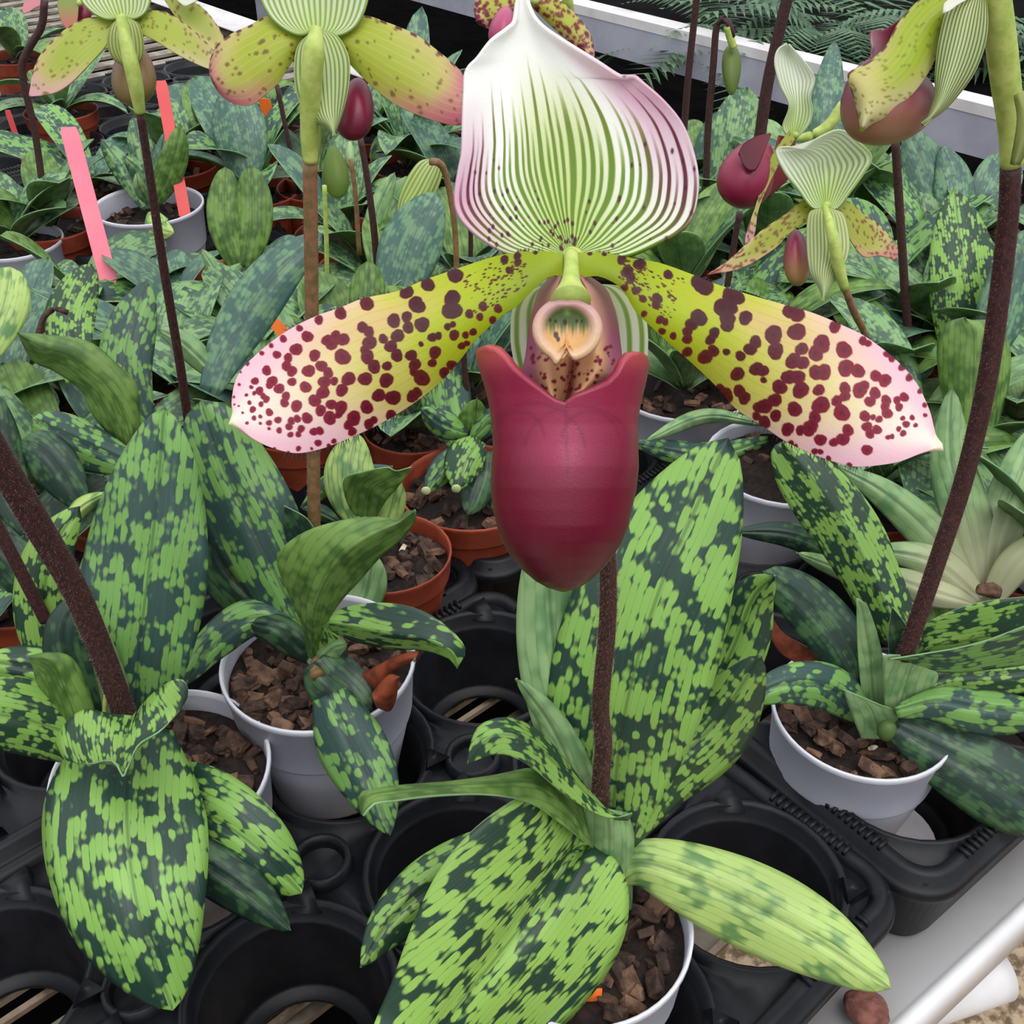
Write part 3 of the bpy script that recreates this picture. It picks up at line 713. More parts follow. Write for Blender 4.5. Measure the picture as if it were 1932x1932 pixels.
# dorsal
DL = [(1066,482),(1010,482),(960,476),(918,455),(882,426),(863,398),(859,367),(866,323),(873,285),(875,220),(877,170),(880,135),(900,112),(925,82),(956,60),(972,44),(977,10),(980,-22)]
DR = [(1088,482),(1140,483),(1189,480),(1254,452),(1282,436),(1300,417),(1312,388),(1317,336),(1306,280),(1286,233),(1254,194),(1215,160),(1197,149),(1174,149),(1125,119),(1060,80),(1018,50),(998,20),(988,-22)]
DM = [(1076,482),(1070,440),(1063,400),(1058,360),(1053,310),(1047,265),(1040,230),(1030,180),(1017,130),(1004,90),(993,45),(987,10),(984,-22)]
def d_dors(U, V, X, Y): return DF+.004+.005*(1-U**2)*np.sin(PI*np.clip(V, 0, 1))+.006*V**1.5+.0008*np.sin(U*9+1)*V*(1-V)
def c_dors(U, V, X, Y):
    side = np.abs(U); n = 15.5
    wv = U*n+.30*np.sin(V*5+U*4)+.12*np.sin(U*23)
    fr = np.abs(((wv+.5) % 1.)-.5)*2           # 0 on the vein
    k = np.round(wv); alt = (k % 2 == 0)
    wid = np.where(alt, .60, .42)*(1-.6*smooth(V, .3, .8))*(1.12-.3*side)
    top = np.where(alt, .74, .60)-.12*side+.05*np.sin(k*2.3)
    st = (1-smooth(fr, wid*.7, wid*1.25))*(1-smooth(V, top-.2, top))
    base = mixc((253,253,248), (172,200,80), (1-smooth(V, .0, .40))*(1-.6*side))
    cg = mixc(base, (196,214,120), (1-smooth(side, .12, .55))*(1-smooth(V, .35, .8))*.7)
    pink = smooth(U, .42, .8)*np.clip(1-np.abs(V-.58)/.30, 0, 1)*.75+smooth(-U, .60, .95)*np.clip(1-np.abs(V-.36)/.30, 0, 1)*.8
    cg = mixc(cg, (214,138,176), np.clip(pink, 0, 1)*.8)
    vc = mixc((106,142,30), (134,128,50), smooth(V, .35, .75))
    vc = mixc(vc, (108,36,58), np.clip(smooth(side, .55, .85)*smooth(V, .14, .4), 0, 1))
    out = mixc(cg, vc, st)
    rs = np.random.RandomState(4)
    for _ in range(95):
        kk = rs.randint(-15, 16); u0 = (kk-.12*np.sin(kk/n*23))/n; v0 = rs.uniform(.03, .30) if abs(kk) > 3 else rs.uniform(.02, .14)
        if abs(kk) > 7: v0 = rs.uniform(.05, .45)
        j = np.argmin(np.abs(V[:, 0]-v0)); vv = v0
        i = np.argmin(np.abs(wv[j]-kk)); cx, cy = X[j, i], Y[j, i]; r = rs.uniform(1.5, 3.6)
        d_ = np.hypot(X-cx, (Y-cy)/1.5); out = mixc(out, (70,20,40), (1-smooth(d_, r*.7, r*1.2))*.9)
    return out
petal(flower1, 'dorsal_sepal', DL, DR, DM, d_dors, c_dors, 300, 190)
# petals
LT = [(1062,478),(1035,474),(1000,474),(970,476),(928,485),(870,504),(798,529),(750,549),(685,563),(642,580),(599,595),(559,614),(525,635),(491,662),(457,695),(443,722),(437,757),(438,778),(434,792)]
LB = [(1062,522),(1038,522),(1003,550),(975,578),(950,594),(901,638),(870,677),(836,716),(799,748),(747,783),(699,809),(642,834),(599,849),(557,855),(514,845),(480,829),(457,810),(442,797),(434,793)]
SPL = [(1612,245,55),(1430,305,50),(1290,355,50),(1350,435,55),(1375,455,45),(1592,395,58),(1575,482,58),(1610,480,55),(1025,430,52),(852,495,45),(708,540,33),(580,595,25),(472,665,27),(392,710,18),(330,760,18),(235,830,16),(190,885,9),(632,650,42),(558,735,45),(430,770,30),(505,790,33),(362,875,35),(285,945,28),(400,945,38),(380,975,26),(260,985,15),(315,1010,30),(280,1025,16),(180,968,12),(145,1050,10),(228,1037,13),(248,1088,16),(325,1098,20),(360,1065,26),(270,1133,24),(380,1152,28),(203,1155,10),(148,1100,8),(177,1110,8),(278,1190,18),(320,1180,15),(232,1223,13),(320,1225,12),(378,1222,22),(378,1260,13),(437,1203,26),(445,1272,22),(340,1045,24),(495,845,38),(530,880,38),(680,775,42),(765,675,42),(790,700,45),(870,670,45),(820,645,38),(865,785,58),(1000,590,42),(1040,620,40),(1045,690,50),(1015,740,38),(1030,785,50),(1135,665,35),(1230,645,48),(1185,715,45),(1225,775,45),(1205,545,50),(1290,520,40),(1300,590,42),(1395,570,52),(1375,570,40),(1460,655,34),(1500,645,28),(1385,700,20),(1320,775,42),(1478,755,45),(1460,825,32),(1345,835,44),(1340,885,34),(1390,925,58),(1560,585,26),(1595,570,24),(1605,640,38),(1680,640,26),(1730,620,28),(1655,712,28),(1690,695,22),(1795,450,34),(1705,500,32),(1775,520,28),(1895,465,32),(1860,540,28),(1540,890,40),(1590,840,38),(1075,850,48),(1160,845,35),(905,930,50),(1015,930,50),(1155,940,52),(810,945,30),(860,1005,45),(640,878,46),(725,845,42),(770,890,38),(745,950,45),(735,1020,48),(680,1075,45),(530,950,32),(620,985,42),(445,995,38),(490,1045,32),(480,1090,32),(560,1110,42),(790,1100,38),(855,1120,48),(720,1140,40),(780,1190,48),(840,1165,30),(1025,1118,48),(1105,1040,48),(1200,1055,55),(1330,1045,45),(1360,1020,36),(940,1190,52),(905,1235,36),(930,1280,32),(1040,1230,38),(1070,1205,30),(1185,1170,38),(630,1190,40),(565,1195,28),(525,1210,28),(510,1248,26),(590,1262,28),(520,1300,22),(572,1298,22),(675,1280,30),(715,1275,30),(703,1355,26),(808,1343,20),(775,1375,18),(573,1392,20),(660,1393,12),(505,1418,12),(415,1390,10)]
RT = [(1090,476),(1131,476),(1166,481),(1200,488),(1245,496),(1302,516),(1352,536),(1408,554),(1477,574),(1533,590),(1586,612),(1636,637),(1693,681),(1730,724),(1753,772),(1762,805),(1767,822),(1779,838)]
RB = [(1090,525),(1131,522),(1173,545),(1200,588),(1257,643),(1306,686),(1352,730),(1389,772),(1442,806),(1484,834),(1541,860),(1598,878),(1636,880),(1693,872),(1735,856),(1760,847),(1779,842)]
SPR = [(25,125,26),(310,215,42),(345,245,44),(330,225,46),(160,180,26),(475,290,52),(510,295,36),(430,345,48),(470,345,40),(455,400,42),(455,435,35),(545,395,38),(105,300,30),(100,330,25),(35,300,18),(0,260,22),(40,375,18),(120,405,24),(145,415,20),(130,462,20),(185,485,20),(312,395,46),(275,430,34),(255,465,27),(255,502,27),(390,470,30),(370,505,28),(595,515,34),(570,550,36),(685,480,50),(695,560,45),(800,465,48),(775,360,46),(800,375,44),(990,440,33),(1035,555,45),(925,525,48),(895,572,42),(825,550,35),(785,610,44),(830,620,36),(520,585,28),(450,565,20),(385,560,32),(345,590,40),(255,565,28),(505,675,38),(600,650,38),(635,660,30),(635,705,18),(900,668,42),(935,665,42),(1045,645,45),(1105,660,38),(760,690,40),(805,690,40),(715,740,40),(820,755,45),(910,755,32),(1195,685,32),(1240,707,35),(1130,510,24),(1155,522,20),(1250,575,20),(1275,595,22),(1325,640,22),(1362,692,22),(1415,760,16),(1040,745,32),(1115,755,42),(1135,735,30),(1040,785,30),(1000,808,30),(1190,770,32),(1165,812,30),(1245,805,28),(1250,870,30),(1240,835,26),(1335,790,26),(1300,805,22),(1310,840,22),(1437,830,14),(420,750,28),(445,775,36),(465,795,22),(515,760,34),(540,795,34),(690,805,38),(640,835,42),(615,840,34),(790,850,40),(920,830,48),(600,885,24),(640,915,34),(695,882,32),(1025,868,45),(890,890,34),(880,925,30),(1140,885,30),(1180,890,16),(1210,900,20),(755,950,36),(865,945,42),(820,955,28),(1150,937,28),(1200,952,26),(1165,972,26),(1055,955,32),(918,1003,33),(1030,1000,35),(985,1015,25),(1328,895,14),(1375,892,15),(1345,925,20),(1392,930,13),(1308,948,15),(1330,970,18),(1255,990,14),(1275,986,14),(1440,880,12),(1150,1053,30),(770,1020,18),(795,1035,14),(890,1060,18),(918,1062,16),(958,1095,15),(1062,1128,15)]
def spotmap(X, Y, spots, seed):
    rs = np.random.RandomState(seed); m = np.zeros_like(X); c = np.zeros_like(X)
    for x, y, r in spots:
        a = rs.uniform(0, 6.28); dx, dy = X-x, Y-y
        th = np.arctan2(dy, dx); rr = r*.93*(1+.07*np.sin(2*th+a)+.04*np.sin(3*th+2.3*a)+.02*np.sin(7*th+a*3))
        d = np.hypot(dx, dy)
        m = np.maximum(m, 1-smooth(d, rr-1.1, rr+.9)); c = np.maximum(c, (1-smooth(d, 0, rr*.55)))
    return m, c
def c_petal(spots, bx, tipsgn, seed):
    def fn(U, V, X, Y):
        n = nz(X, Y, .016, seed)
        t = V+.06*(n-.5)
        up = smooth(-U*tipsgn, -.9, .9)                  # 1 at the upper edge
        lime = mixc((176,196,18), (206,212,84), smooth(t, .15, .62)); lime = mixc(lime, (150,172,22), np.exp(-((V-.09)/.09)**2))
        y = mixc(lime, (240,222,150), smooth(t, .34, .72))
        pk = mixc((252,236,226), (246,204,214), smooth(np.abs(U), .1, .9))
        col = mixc(y, pk, smooth(t+.20*np.abs(U)**1.6-.03, .56, .88))
        col = mixc(col, (228,188,140), np.exp(-((U*tipsgn+.55)/.3)**2)*np.exp(-((t-.48)/.17)**2)*.7)
        ln = np.abs(np.sin(U*19+1.2*np.sin(V*3))); col = mixc(col, (168,178,30), (1-smooth(ln, 0, .35))*.30*(1-smooth(V, .4, .75)))
        col = mixc(col, (246,240,214), smooth(V, .955, .985)*(1-smooth(np.hypot(X-bx[0], Y-bx[1]), 14, 30)))
        m, c = spotmap(X, Y, spots, seed)
        sc_ = mixc((72,16,24), (142,20,52), smooth(V, .3, .8)); sc_ = mixc(sc_, (124,48,38), (smooth(U*tipsgn, -.05, .7)*(1-smooth(V, .42, .62)))*.75)
        rim = np.clip(m*1.0, 0, 1); sc_ = sc_*(1-.22*(c[..., None]))
        out = mixc(col, sc_, rim)
        rs = np.random.RandomState(seed+3)
        for _ in range(120):
            v0 = rs.uniform(.10, .26); u0 = rs.uniform(-.8, .5)*tipsgn; j = np.argmin(np.abs(V[:, 0]-v0)); i = np.argmin(np.abs(U[0]-u0))
            a, b = X[j, i], Y[j, i]; r = rs.uniform(.9, 2.3)
            tx, ty = X[min(j+1, X.shape[0]-1), i]-X[j, i], Y[min(j+1, X.shape[0]-1), i]-Y[j, i]; q = math.hypot(tx, ty)+1e-6; tx /= q; ty /= q
            al = (X-a)*tx+(Y-b)*ty; ac = -(X-a)*ty+(Y-b)*tx
            out = mixc(out, (88,40,28), (1-smooth(np.hypot(al/1.9, ac), r*.7, r*1.2))*.9)
        return out
    return fn
spl = [(400+x*.2847, 450+y*.2847, r*.2847) for x, y, r in SPL]+[(952,490,9),(976,483,8),(977,494,8),(961,510,8),(1010,476,5)]
spr = [(1200+x*.3789, 450+y*.3789, r*.3789) for x, y, r in SPR]+[(1173,490,10),(1206,499,12),(1184,512,12),(1190,526,10),(1140,479,5),(1113,478,5),(1178,543,8),(1200,548,9),(1213,564,8)]
def d_pet(U, V, X, Y): return DF+.003-.010*V+.010*V**2*.0+.0035*np.abs(U)**2*np.sin(PI*V)-.0015*np.sin(V*9)*U
def hairs(parent, verts, nu, nv, side_i, outsign, span, count, ln, seed):
    rs = random.Random(seed); v = []; f = []
    for _ in range(count):
        j = int(rs.uniform(*span)*(nv-1)); i = side_i if side_i >= 0 else nu-1
        p = Vector(verts[j*nu+i]); q = Vector(verts[j*nu+(i+1 if side_i == 0 else i-1)]); t = (Vector(verts[min(j+1, nv-1)*nu+i])-Vector(verts[max(j-1, 0)*nu+i])).normalized()
        o = (p-q).normalized(); l = ln*rs.uniform(.45, 1.1); dr = (o+t*rs.uniform(-.2, .8)+Vector((0, rs.uniform(-.5, .3), 0))).normalized()
        k = len(v); w = .00006
        v += [p-t*w, p+t*w, p+dr*l, p+Vector((0, w, w))]; f += [(k, k+1, k+2), (k+1, k+3, k+2), (k+3, k, k+2)]
    h = mesh_obj('edge_hairs', v, f, M['hairD'], parent, False); h['kind'] = 'stuff'
HAIRS = []
o, vv = petal(flower1, 'petal', LT, LB, None, d_pet, c_petal(spl, (440, 790), 1, 11), 220, 400)
HAIRS.append((o, vv, 220, 400))
o, vv = petal(flower1, 'petal', RT, RB, None, d_pet, c_petal(spr, (1770, 838), 1, 12), 220, 400)
HAIRS.append((o, vv, 220, 400))
vall = [[], []]
# synsepal behind the pouch
def c_syn(n=11, g=(128,160,60), w=(236,238,220)):
    def fn(U, V, X, Y):
        fr = np.abs(((U*n/2+.5) % 1.)-.5)*2; st = 1-smooth(fr, .22, .55)
        return mixc(mixc(w, (206,214,150), 1-smooth(V, .05, .5)), g, st*(1-.5*smooth(V, .75, 1)))
    return fn
petal(flower1, 'lower_sepal', [(1040,535),(992,548),(968,580),(963,620),(966,665),(985,730),(1030,820),(1075,880)], [(1110,535),(1170,540),(1204,566),(1219,600),(1223,650),(1216,700),(1180,780),(1085,880)], None,
      lambda U, V, X, Y: DF+.021+.004*(1-U**2)*0+.006*U**2, c_syn(), 120, 60)
# pouch -------------------------------------------------------------
PLx = [(600,905),(652,900),(665,905),(690,910),(715,918),(740,926),(765,931),(800,936),(840,938),(880,935),(920,934),(960,938),(990,945),(1020,956),(1045,970),(1070,992),(1090,1016),(1102,1038),(1109,1062)]
PRx = [(600,1222),(652,1222),(665,1220),(690,1217),(715,1212),(740,1206),(765,1200),(800,1195),(840,1196),(880,1197),(920,1193),(960,1184),(990,1178),(1020,1166),(1045,1150),(1070,1130),(1090,1108),(1102,1088),(1109,1064)]
def pouch(parent, name, PL, PR, rimf, ybot, d0, depth, colf, nth=120, nr=90, mat='pouch', t=.0010, ytop=600):
    yl, xl = zip(*PL); yr, xr = zip(*PR); verts = []; XX = np.zeros((nr, nth)); YY = XX.copy(); TH = XX.copy(); RR = XX.copy()
    for j in range(nr):
        for i in range(nth):
            th = -PI+2*PI*i/nth; y0 = rimf(th); q = (j/(nr-1)); q = math.sin(q*PI/2)**.9 if True else q
            y = y0+(ybot-y0)*q
            L, R = np.interp(y, yl, xl), np.interp(y, yr, xr); cx, w = (L+R)/2, (R-L)/2
            h = depth*(w/135.)**.9
            x = cx+w*math.sin(th); dd = d0-h*math.cos(th)
            XX[j, i], YY[j, i], TH[j, i], RR[j, i] = x, y, th, q; verts.append(Pd(x, y, dd))
    faces = []
    for j in range(nr-1):
        for i in range(nth): a = j*nth+i; b = j*nth+(i+1) % nth; faces.append((a, a+nth, b+nth, b))
    cols = colf(TH, RR, XX, YY)
    o = mesh_obj(name, verts, faces, [M[mat], M['petal']], parent, True, None, lin(cols.reshape(-1, 3)))
    faces_n = Vector(o.data.polygons[len(faces)//2].normal)
    m = thick(o, t, 0, 0, 0)
    return o
def rim1(th):
    a = abs(math.degrees(th)); s = 1 if th > 0 else -1
    ks = [0, 8, 15, 24, 32, 38, 43, 50, 60, 72, 85, 95, 110, 130, 180]; vs = [759, 752, 740, 722, 705, 690, 672, 657, 651, 654, 666, 688, 722, 745, 750]
    if s > 0: ks = [0, 8, 25, 33, 41, 45, 51, 60, 74, 86, 100, 130, 180]; vs = [759, 744, 728, 720, 701, 680, 666, 663, 671, 692, 718, 745, 750]
    return float(np.interp(a, ks, vs))
def c_pouch(TH, RR, X, Y):
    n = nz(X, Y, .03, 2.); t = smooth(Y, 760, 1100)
    col = mixc((146,32,66), (112,12,42), smooth(Y, 740, 940)); col = mixc(col, (192,76,118), np.exp(-((X-1062)/62)**2-((Y-845)/58)**2)*.5); col = mixc(col, (82,18,32), smooth(Y, 940, 1100)*.95)  # pink highlight on the upper centre is painted into the pigment colour
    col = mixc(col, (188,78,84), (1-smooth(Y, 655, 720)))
    front = (np.cos(TH) > 0)
    # veins
    dmid = np.abs(X-(1068+.02*(Y-800))); col = mixc(col, (112,18,48), (1-smooth(dmid, 1, 4.5))*front*.35)
    for cx, cy, rx, ry, s in ((985, 830, 45, 55, 1), (1110, 830, 50, 55, 1), (1010, 850, 90, 90, 1), (1090,850,95,85,1)):
        e = np.abs(np.hypot((X-cx)/rx, (Y-cy)/ry)-1)*rx; col = mixc(col, (110,20,52), (1-smooth(e, 1, 5))*front*(Y < cy-5)*.38)
    sp = smooth(np.sin(X*.9+3*np.sin(Y*.21))*np.sin(Y*.85+2*np.sin(X*.17)), .55, .95); col = mixc(col, (96,10,34), sp*.25*smooth(Y, 780, 900))
    return col
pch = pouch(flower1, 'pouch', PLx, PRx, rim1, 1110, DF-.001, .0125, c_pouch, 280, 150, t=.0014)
# inner side lobes
ILs = [(1040,520),(1018,545),(1004,585),(997,625),(992,665),(987,700),(1000,735),(1040,772)]
IRs = [(1112,520),(1144,545),(1160,585),(1168,625),(1173,665),(1176,700),(1160,725),(1075,772)]
rsI = np.random.RandomState(9)
ISP = [(rsI.uniform(1000, 1160), rsI.uniform(650, 770), rsI.uniform(1.2, 4.6)) for _ in range(120)]
def c_in(U, V, X, Y):
    col = mixc((238,190,140), (188,104,134), smooth(np.abs(U), .55, .85)); col = mixc(col, (206,150,134), 1-smooth(Y, 560, 650))
    for x, y, r in ISP: col = mixc(col, (134,16,52), 1-smooth(np.hypot(X-x, Y-y), r*.7, r*1.2))
    g = np.exp(-((X-(1078-.12*(Y-700)))/9)**2)*smooth(Y, 650, 680); return mixc(col, (104,34,30), g*.8)
petal(flower1, 'inner_lobe', ILs, IRs, [(1076,520),(1078,560),(1080,600),(1080,640),(1078,680),(1074,715),(1066,745),(1056,772)],
      lambda U, V, X, Y: DF+.0085-.0065*np.exp(-((np.abs(U)-.5)/.3)**2)-.004*V+.004*U**4, c_in, 110, 90)
# column + staminode
tube('column', [Pd(1078, 480, DF+.001), Pd(1078, 505, DF-.003), Pd(1077, 535, DF-.006), Pd(1077, 566, DF-.008)], [.0011, .0012, .0016, .0031], M['stemg'], flower1, 20, 20)
def staminode():
    nr, na = 46, 120; verts = []; X = np.zeros((nr, na)); Y = X.copy(); R_ = X.copy(); A_ = X.copy()
    for j in range(nr):
        for i in range(na):
            a = 2*PI*i/na; r = j/(nr-1); dirx, diry = math.sin(a), -math.cos(a)       # a=0 up
            R = 1.0; down = math.exp(-((a-PI-.06)/.17)**2)
            wx = 67 if dirx > 0 else 66; hy = 60 if diry < 0 else 64
            horn = math.exp(-((a-(PI+.25))/.16)**2)*.22+math.exp(-((a-(PI-.15))/.12)**2)*.02
            R = 1-.42*down+horn-.06*math.exp(-(min(a, 2*PI-a)/.25)**2)
            x = 1070+wx*R*r*dirx; y = 620+hy*R*r*diry
            rim = math.exp(-((r-.82)/.2)**2)
            verts.append(Pd(x, y, DF-.0075+.0022*(1-r**2)*0-.0010*rim+.0008*math.exp(-(r/.6)**2)+.001*(r > .97)))
            X[j, i], Y[j, i], R_[j, i], A_[j, i] = x, y, r, a
    rr = np.hypot((X-1070)/66, (Y-620)/62)
    col = mixc((226,186,160), (206,160,158), smooth(-Y, -620, -565)); col = mixc(col, (236,196,146), smooth(Y, 600, 680)*.7)
    inn = 1-smooth(rr, .54, .74); face = mixc((84,104,56), (226,172,108), smooth(Y+5*np.sin(X*.33)+4*np.sin(X*.9), 606, 634)); col = mixc(col, face, inn)
    col = mixc(col, (148,168,92), inn*np.exp(-((X-1070)/7)**2)*(1-smooth(Y, 590, 600))*.8)
    for x, y, r in ((1066,608,4.5),(1048,606,3),(1088,606,3),(1038,604,2.5),(1098,606,2.5),(1049,632,5),(1053,640,4)): col = mixc(col, (50,40,26), (1-smooth(np.hypot(X-x, (Y-y)/1.4), r*.6, r*1.2))*.9)
    faces = []
    for j in range(nr-1):
        for i in range(na): a = j*na+i; b = j*na+(i+1) % na; faces.append((a, a+na, b+na, b))
    faces = face_cam(verts, faces)
    o = mesh_obj('staminode', verts, faces, [M['flesh']], flower1, True, None, lin(col.reshape(-1, 3))); thick(o, .0008, -1, 0, 0)
staminode()
for k, (o, vv, nu, nv) in enumerate(HAIRS):
    hairs(flower1, vv, nu, nv, 0, 1, (.05, .72), 150, .0012, 5+k)
    hairs(flower1, vv, nu, nv, -1, 1, (.22, .85), 130, .0019, 15+k)
# ================================================================= SECONDARY FLOWERS
def c_back(tip=(214,110,140), g=(178,190,62), seed=1., sp=(118,84,40), dens=60, sr=(2, 5)):
    def fn(U, V, X, Y):
        n = nz(X, Y, .02, seed); col = mixc(g, mixc((206,196,120), tip, smooth(V+.15*(n-.5), .7, .98)), smooth(V+.3*np.abs(U)**2+.15*(n-.5), .5, .9))
        col = mixc(col, tip, smooth(U, .2, 1.)*smooth(V, .3, .75)*.75)
        ln = np.abs(np.sin(U*15+1.2*np.sin(V*3))); col = mixc(col, (214,206,130), (1-smooth(ln, 0, .4))*.45)
        rs = np.random.RandomState(int(seed*10))
        for _ in range(dens):
            j, i = rs.randint(0, X.shape[0]), rs.randint(0, X.shape[1]); r = rs.uniform(*sr)
            col = mixc(col, sp, (1-smooth(np.hypot(X-X[j, i], Y-Y[j, i]), r*.6, r*1.2))*.75)
        e = smooth(-U, .90, .95); e = e*(np.sin(V*70) > .1); col = mixc(col, (84,24,38), e*.8*(V > .15))
        return col
    return fn
def c_hood(n=13, g=(128,160,60), w=(238,242,228)):
    def fn(U, V, X, Y):
        fr = np.abs(((U*n+.5) % 1.)-.5)*2; st = 1-smooth(fr, .25, .6)
        return mixc(mixc(w, (190,212,120), (1-smooth(V, .05, .6))*(1-.7*np.abs(U))), g, st*(1-.75*smooth(V, .3, .9))*.8)
    return fn
def flat(c, c2=None):
    def fn(U, V, X, Y): return mixc(c, c2 or c, smooth(V, .2, .9)+0*U)
    return fn
def blob(parent, name, cx, cy, rx, ry, d, dep, colf, rot=0., n=28, egg=.2, mat='pouch'):
    v = []; X = []; Y = []
    for j in range(n+1):
        th = PI*j/n
        for i in range(2*n):
            ph = 2*PI*i/(2*n); x = math.sin(th)*math.cos(ph)*(1+egg*math.cos(th)*-1); y = -math.cos(th); z = math.sin(th)*math.sin(ph)
            a, b = x*rx, y*ry; qx = a*math.cos(rot)-b*math.sin(rot); qy = a*math.sin(rot)+b*math.cos(rot)
            v.append(Pd(cx+qx, cy+qy, d+z*dep)); X.append(cx+qx); Y.append(cy+qy)
    f = []
    for j in range(n):
        for i in range(2*n): a = j*2*n+i; b = j*2*n+(i+1) % (2*n); f.append((a, a+2*n, b+2*n, b))
    X = np.array(X)[None]; Y = np.array(Y)[None]; c = colf(X*0, (Y-cy)/(2*ry)+.5, X, Y)
    return mesh_obj(name, v, f, M[mat], parent, True, None, lin(c.reshape(-1, 3)))
MAG = flat((150,36,70), (112,30,52))
# F2 (rear view on P3) d=.345
def flowerhead(parent, px, py, d, lab=None):
    o = lump('flower', Pd(px, py, d), .0018, (1, 1, 1), M['stemg'], parent, 2, .1, 2)
    if lab: o['label'] = lab
    return o
D2 = .345
f2 = flowerhead(P3_, 592, 58, D2, 'flower seen from behind, pink tipped petals and green ovary')
petal(f2, 'petal', [(600,50),(640,40),(685,29),(725,40),(783,64),(819,90),(850,115),(874,140),(884,165)], [(600,75),(636,95),(667,129),(705,166),(749,199),(804,223),(853,236),(874,231),(884,190)], None,
      lambda U, V, X, Y: D2+.004-.004*np.sin(PI*V)+.003*U**2, c_back(seed=1.1), 90, 100)
petal(f2, 'petal', [(590,50),(545,45),(504,31),(472,47),(439,62),(413,80),(399,104),(394,130),(398,150)], [(590,72),(568,90),(547,124),(524,158),(498,181),(472,199),(439,195),(415,178),(402,158)], None,
      lambda U, V, X, Y: D2+.004-.004*np.sin(PI*V)+.003*U**2, c_back(seed=1.5), 90, 80)
petal(f2, 'dorsal_sepal', [(590,56),(562,63),(530,48),(505,22),(490,-20),(500,-90),(540,-150),(588,-200)], [(600,56),(635,65),(668,50),(688,14),(694,-30),(680,-100),(640,-150),(592,-200)], None,
      lambda U, V, X, Y: D2-.004*V+.007*(1-U**2)*np.sin(PI*np.minimum(V*1.3,1)), c_hood(9), 120, 50)
petal(f2, 'lower_sepal', [(590,58),(562,85),(554,130),(560,180),(582,225),(612,240),(630,256)], [(604,55),(636,66),(658,105),(660,150),(652,195),(642,228),(631,256)], None,
      lambda U, V, X, Y: D2-.005+.004*U**2+.002*V, c_syn(13, (118,150,60), (204,216,160)), 80, 40)
blob(f2, 'pouch', 670, 206, 36, 60, D2+.016, .007, MAG, .12)
stem(f2, [(598,52,.352),(592,100,.348),(586,180,.349),(584,250,.351),(586,305,.3515)], [22,40,40,34,28], 'stemg', name='ovary')
petal(f2, 'bract', [(584,190),(566,240),(572,320)], [(590,185),(606,240),(600,300),(575,322)], None, lambda U, V, X, Y: D2+.022+0*U, flat((176,186,110), (150,160,80)), 12, 16)
# F3 on P4
D3 = .285
f3 = flowerhead(P4, 1880, 8, D3+.004, 'flower seen from the side, dark pouch, lime petal and striped sepal')
petal(f3, 'petal', [(1850,-60),(1760,-20),(1718,15),(1690,50),(1672,85),(1640,115),(1603,135),(1600,152),(1612,190),(1624,248)], [(1870,20),(1790,60),(1770,100),(1756,130),(1737,160),(1715,185),(1690,205),(1665,225),(1645,235),(1626,249)], None,
      lambda U, V, X, Y: D3-.008+.004*U**2+.003*np.sin(V*6), c_back((232,222,170), (166,186,48), 2.2, (126,142,36), 120, (2,4)), 80, 80)
petal(f3, 'lower_sepal', [(1830,-30),(1790,10),(1772,70),(1764,130),(1762,180),(1750,220),(1741,234)], [(1860,-20),(1865,40),(1858,90),(1838,140),(1805,185),(1775,215),(1742,235)], None,
      lambda U, V, X, Y: D3-.011+.004*U**2, c_syn(13, (92,116,46), (196,206,150)), 80, 40)
blob(f3, 'pouch', 1672, 188, 92, 84, D3+.006, .014, flat((118,34,60), (160,120,92)), -.35, 34)
petal(f3, 'pouch_rim', [(1700,35),(1668,56),(1645,58),(1650,90)], [(1745,80),(1710,100),(1680,120),(1640,135)], None, lambda U, V, X, Y: D3+.001*U+.004, flat((124,28,54), (186,140,150)), 30, 30)
petal(f3, 'dorsal_sepal', [(1870,-60),(1830,-30),(1800,-6),(1783,4),(1780,22)], [(1880,-40),(1840,-10),(1808,8),(1795,18),(1781,24)], None, lambda U, V, X, Y: D3-.012+0*U, flat((240,240,226)), 16, 16)
stem(f3, [(1872,-60,.302),(1884,40,.304),(1897,150,.307),(1907,240,.309),(1909,312,.309)], [52,56,54,46,42], 'stemg', name='ovary')
petal(f3, 'bract', [(1912,180),(1918,230),(1905,310)], [(1932,170),(1960,230),(1925,312)], None, lambda U, V, X, Y: D3-.002+.002*U**2, flat((160,170,92), (120,128,64)), 16, 16)
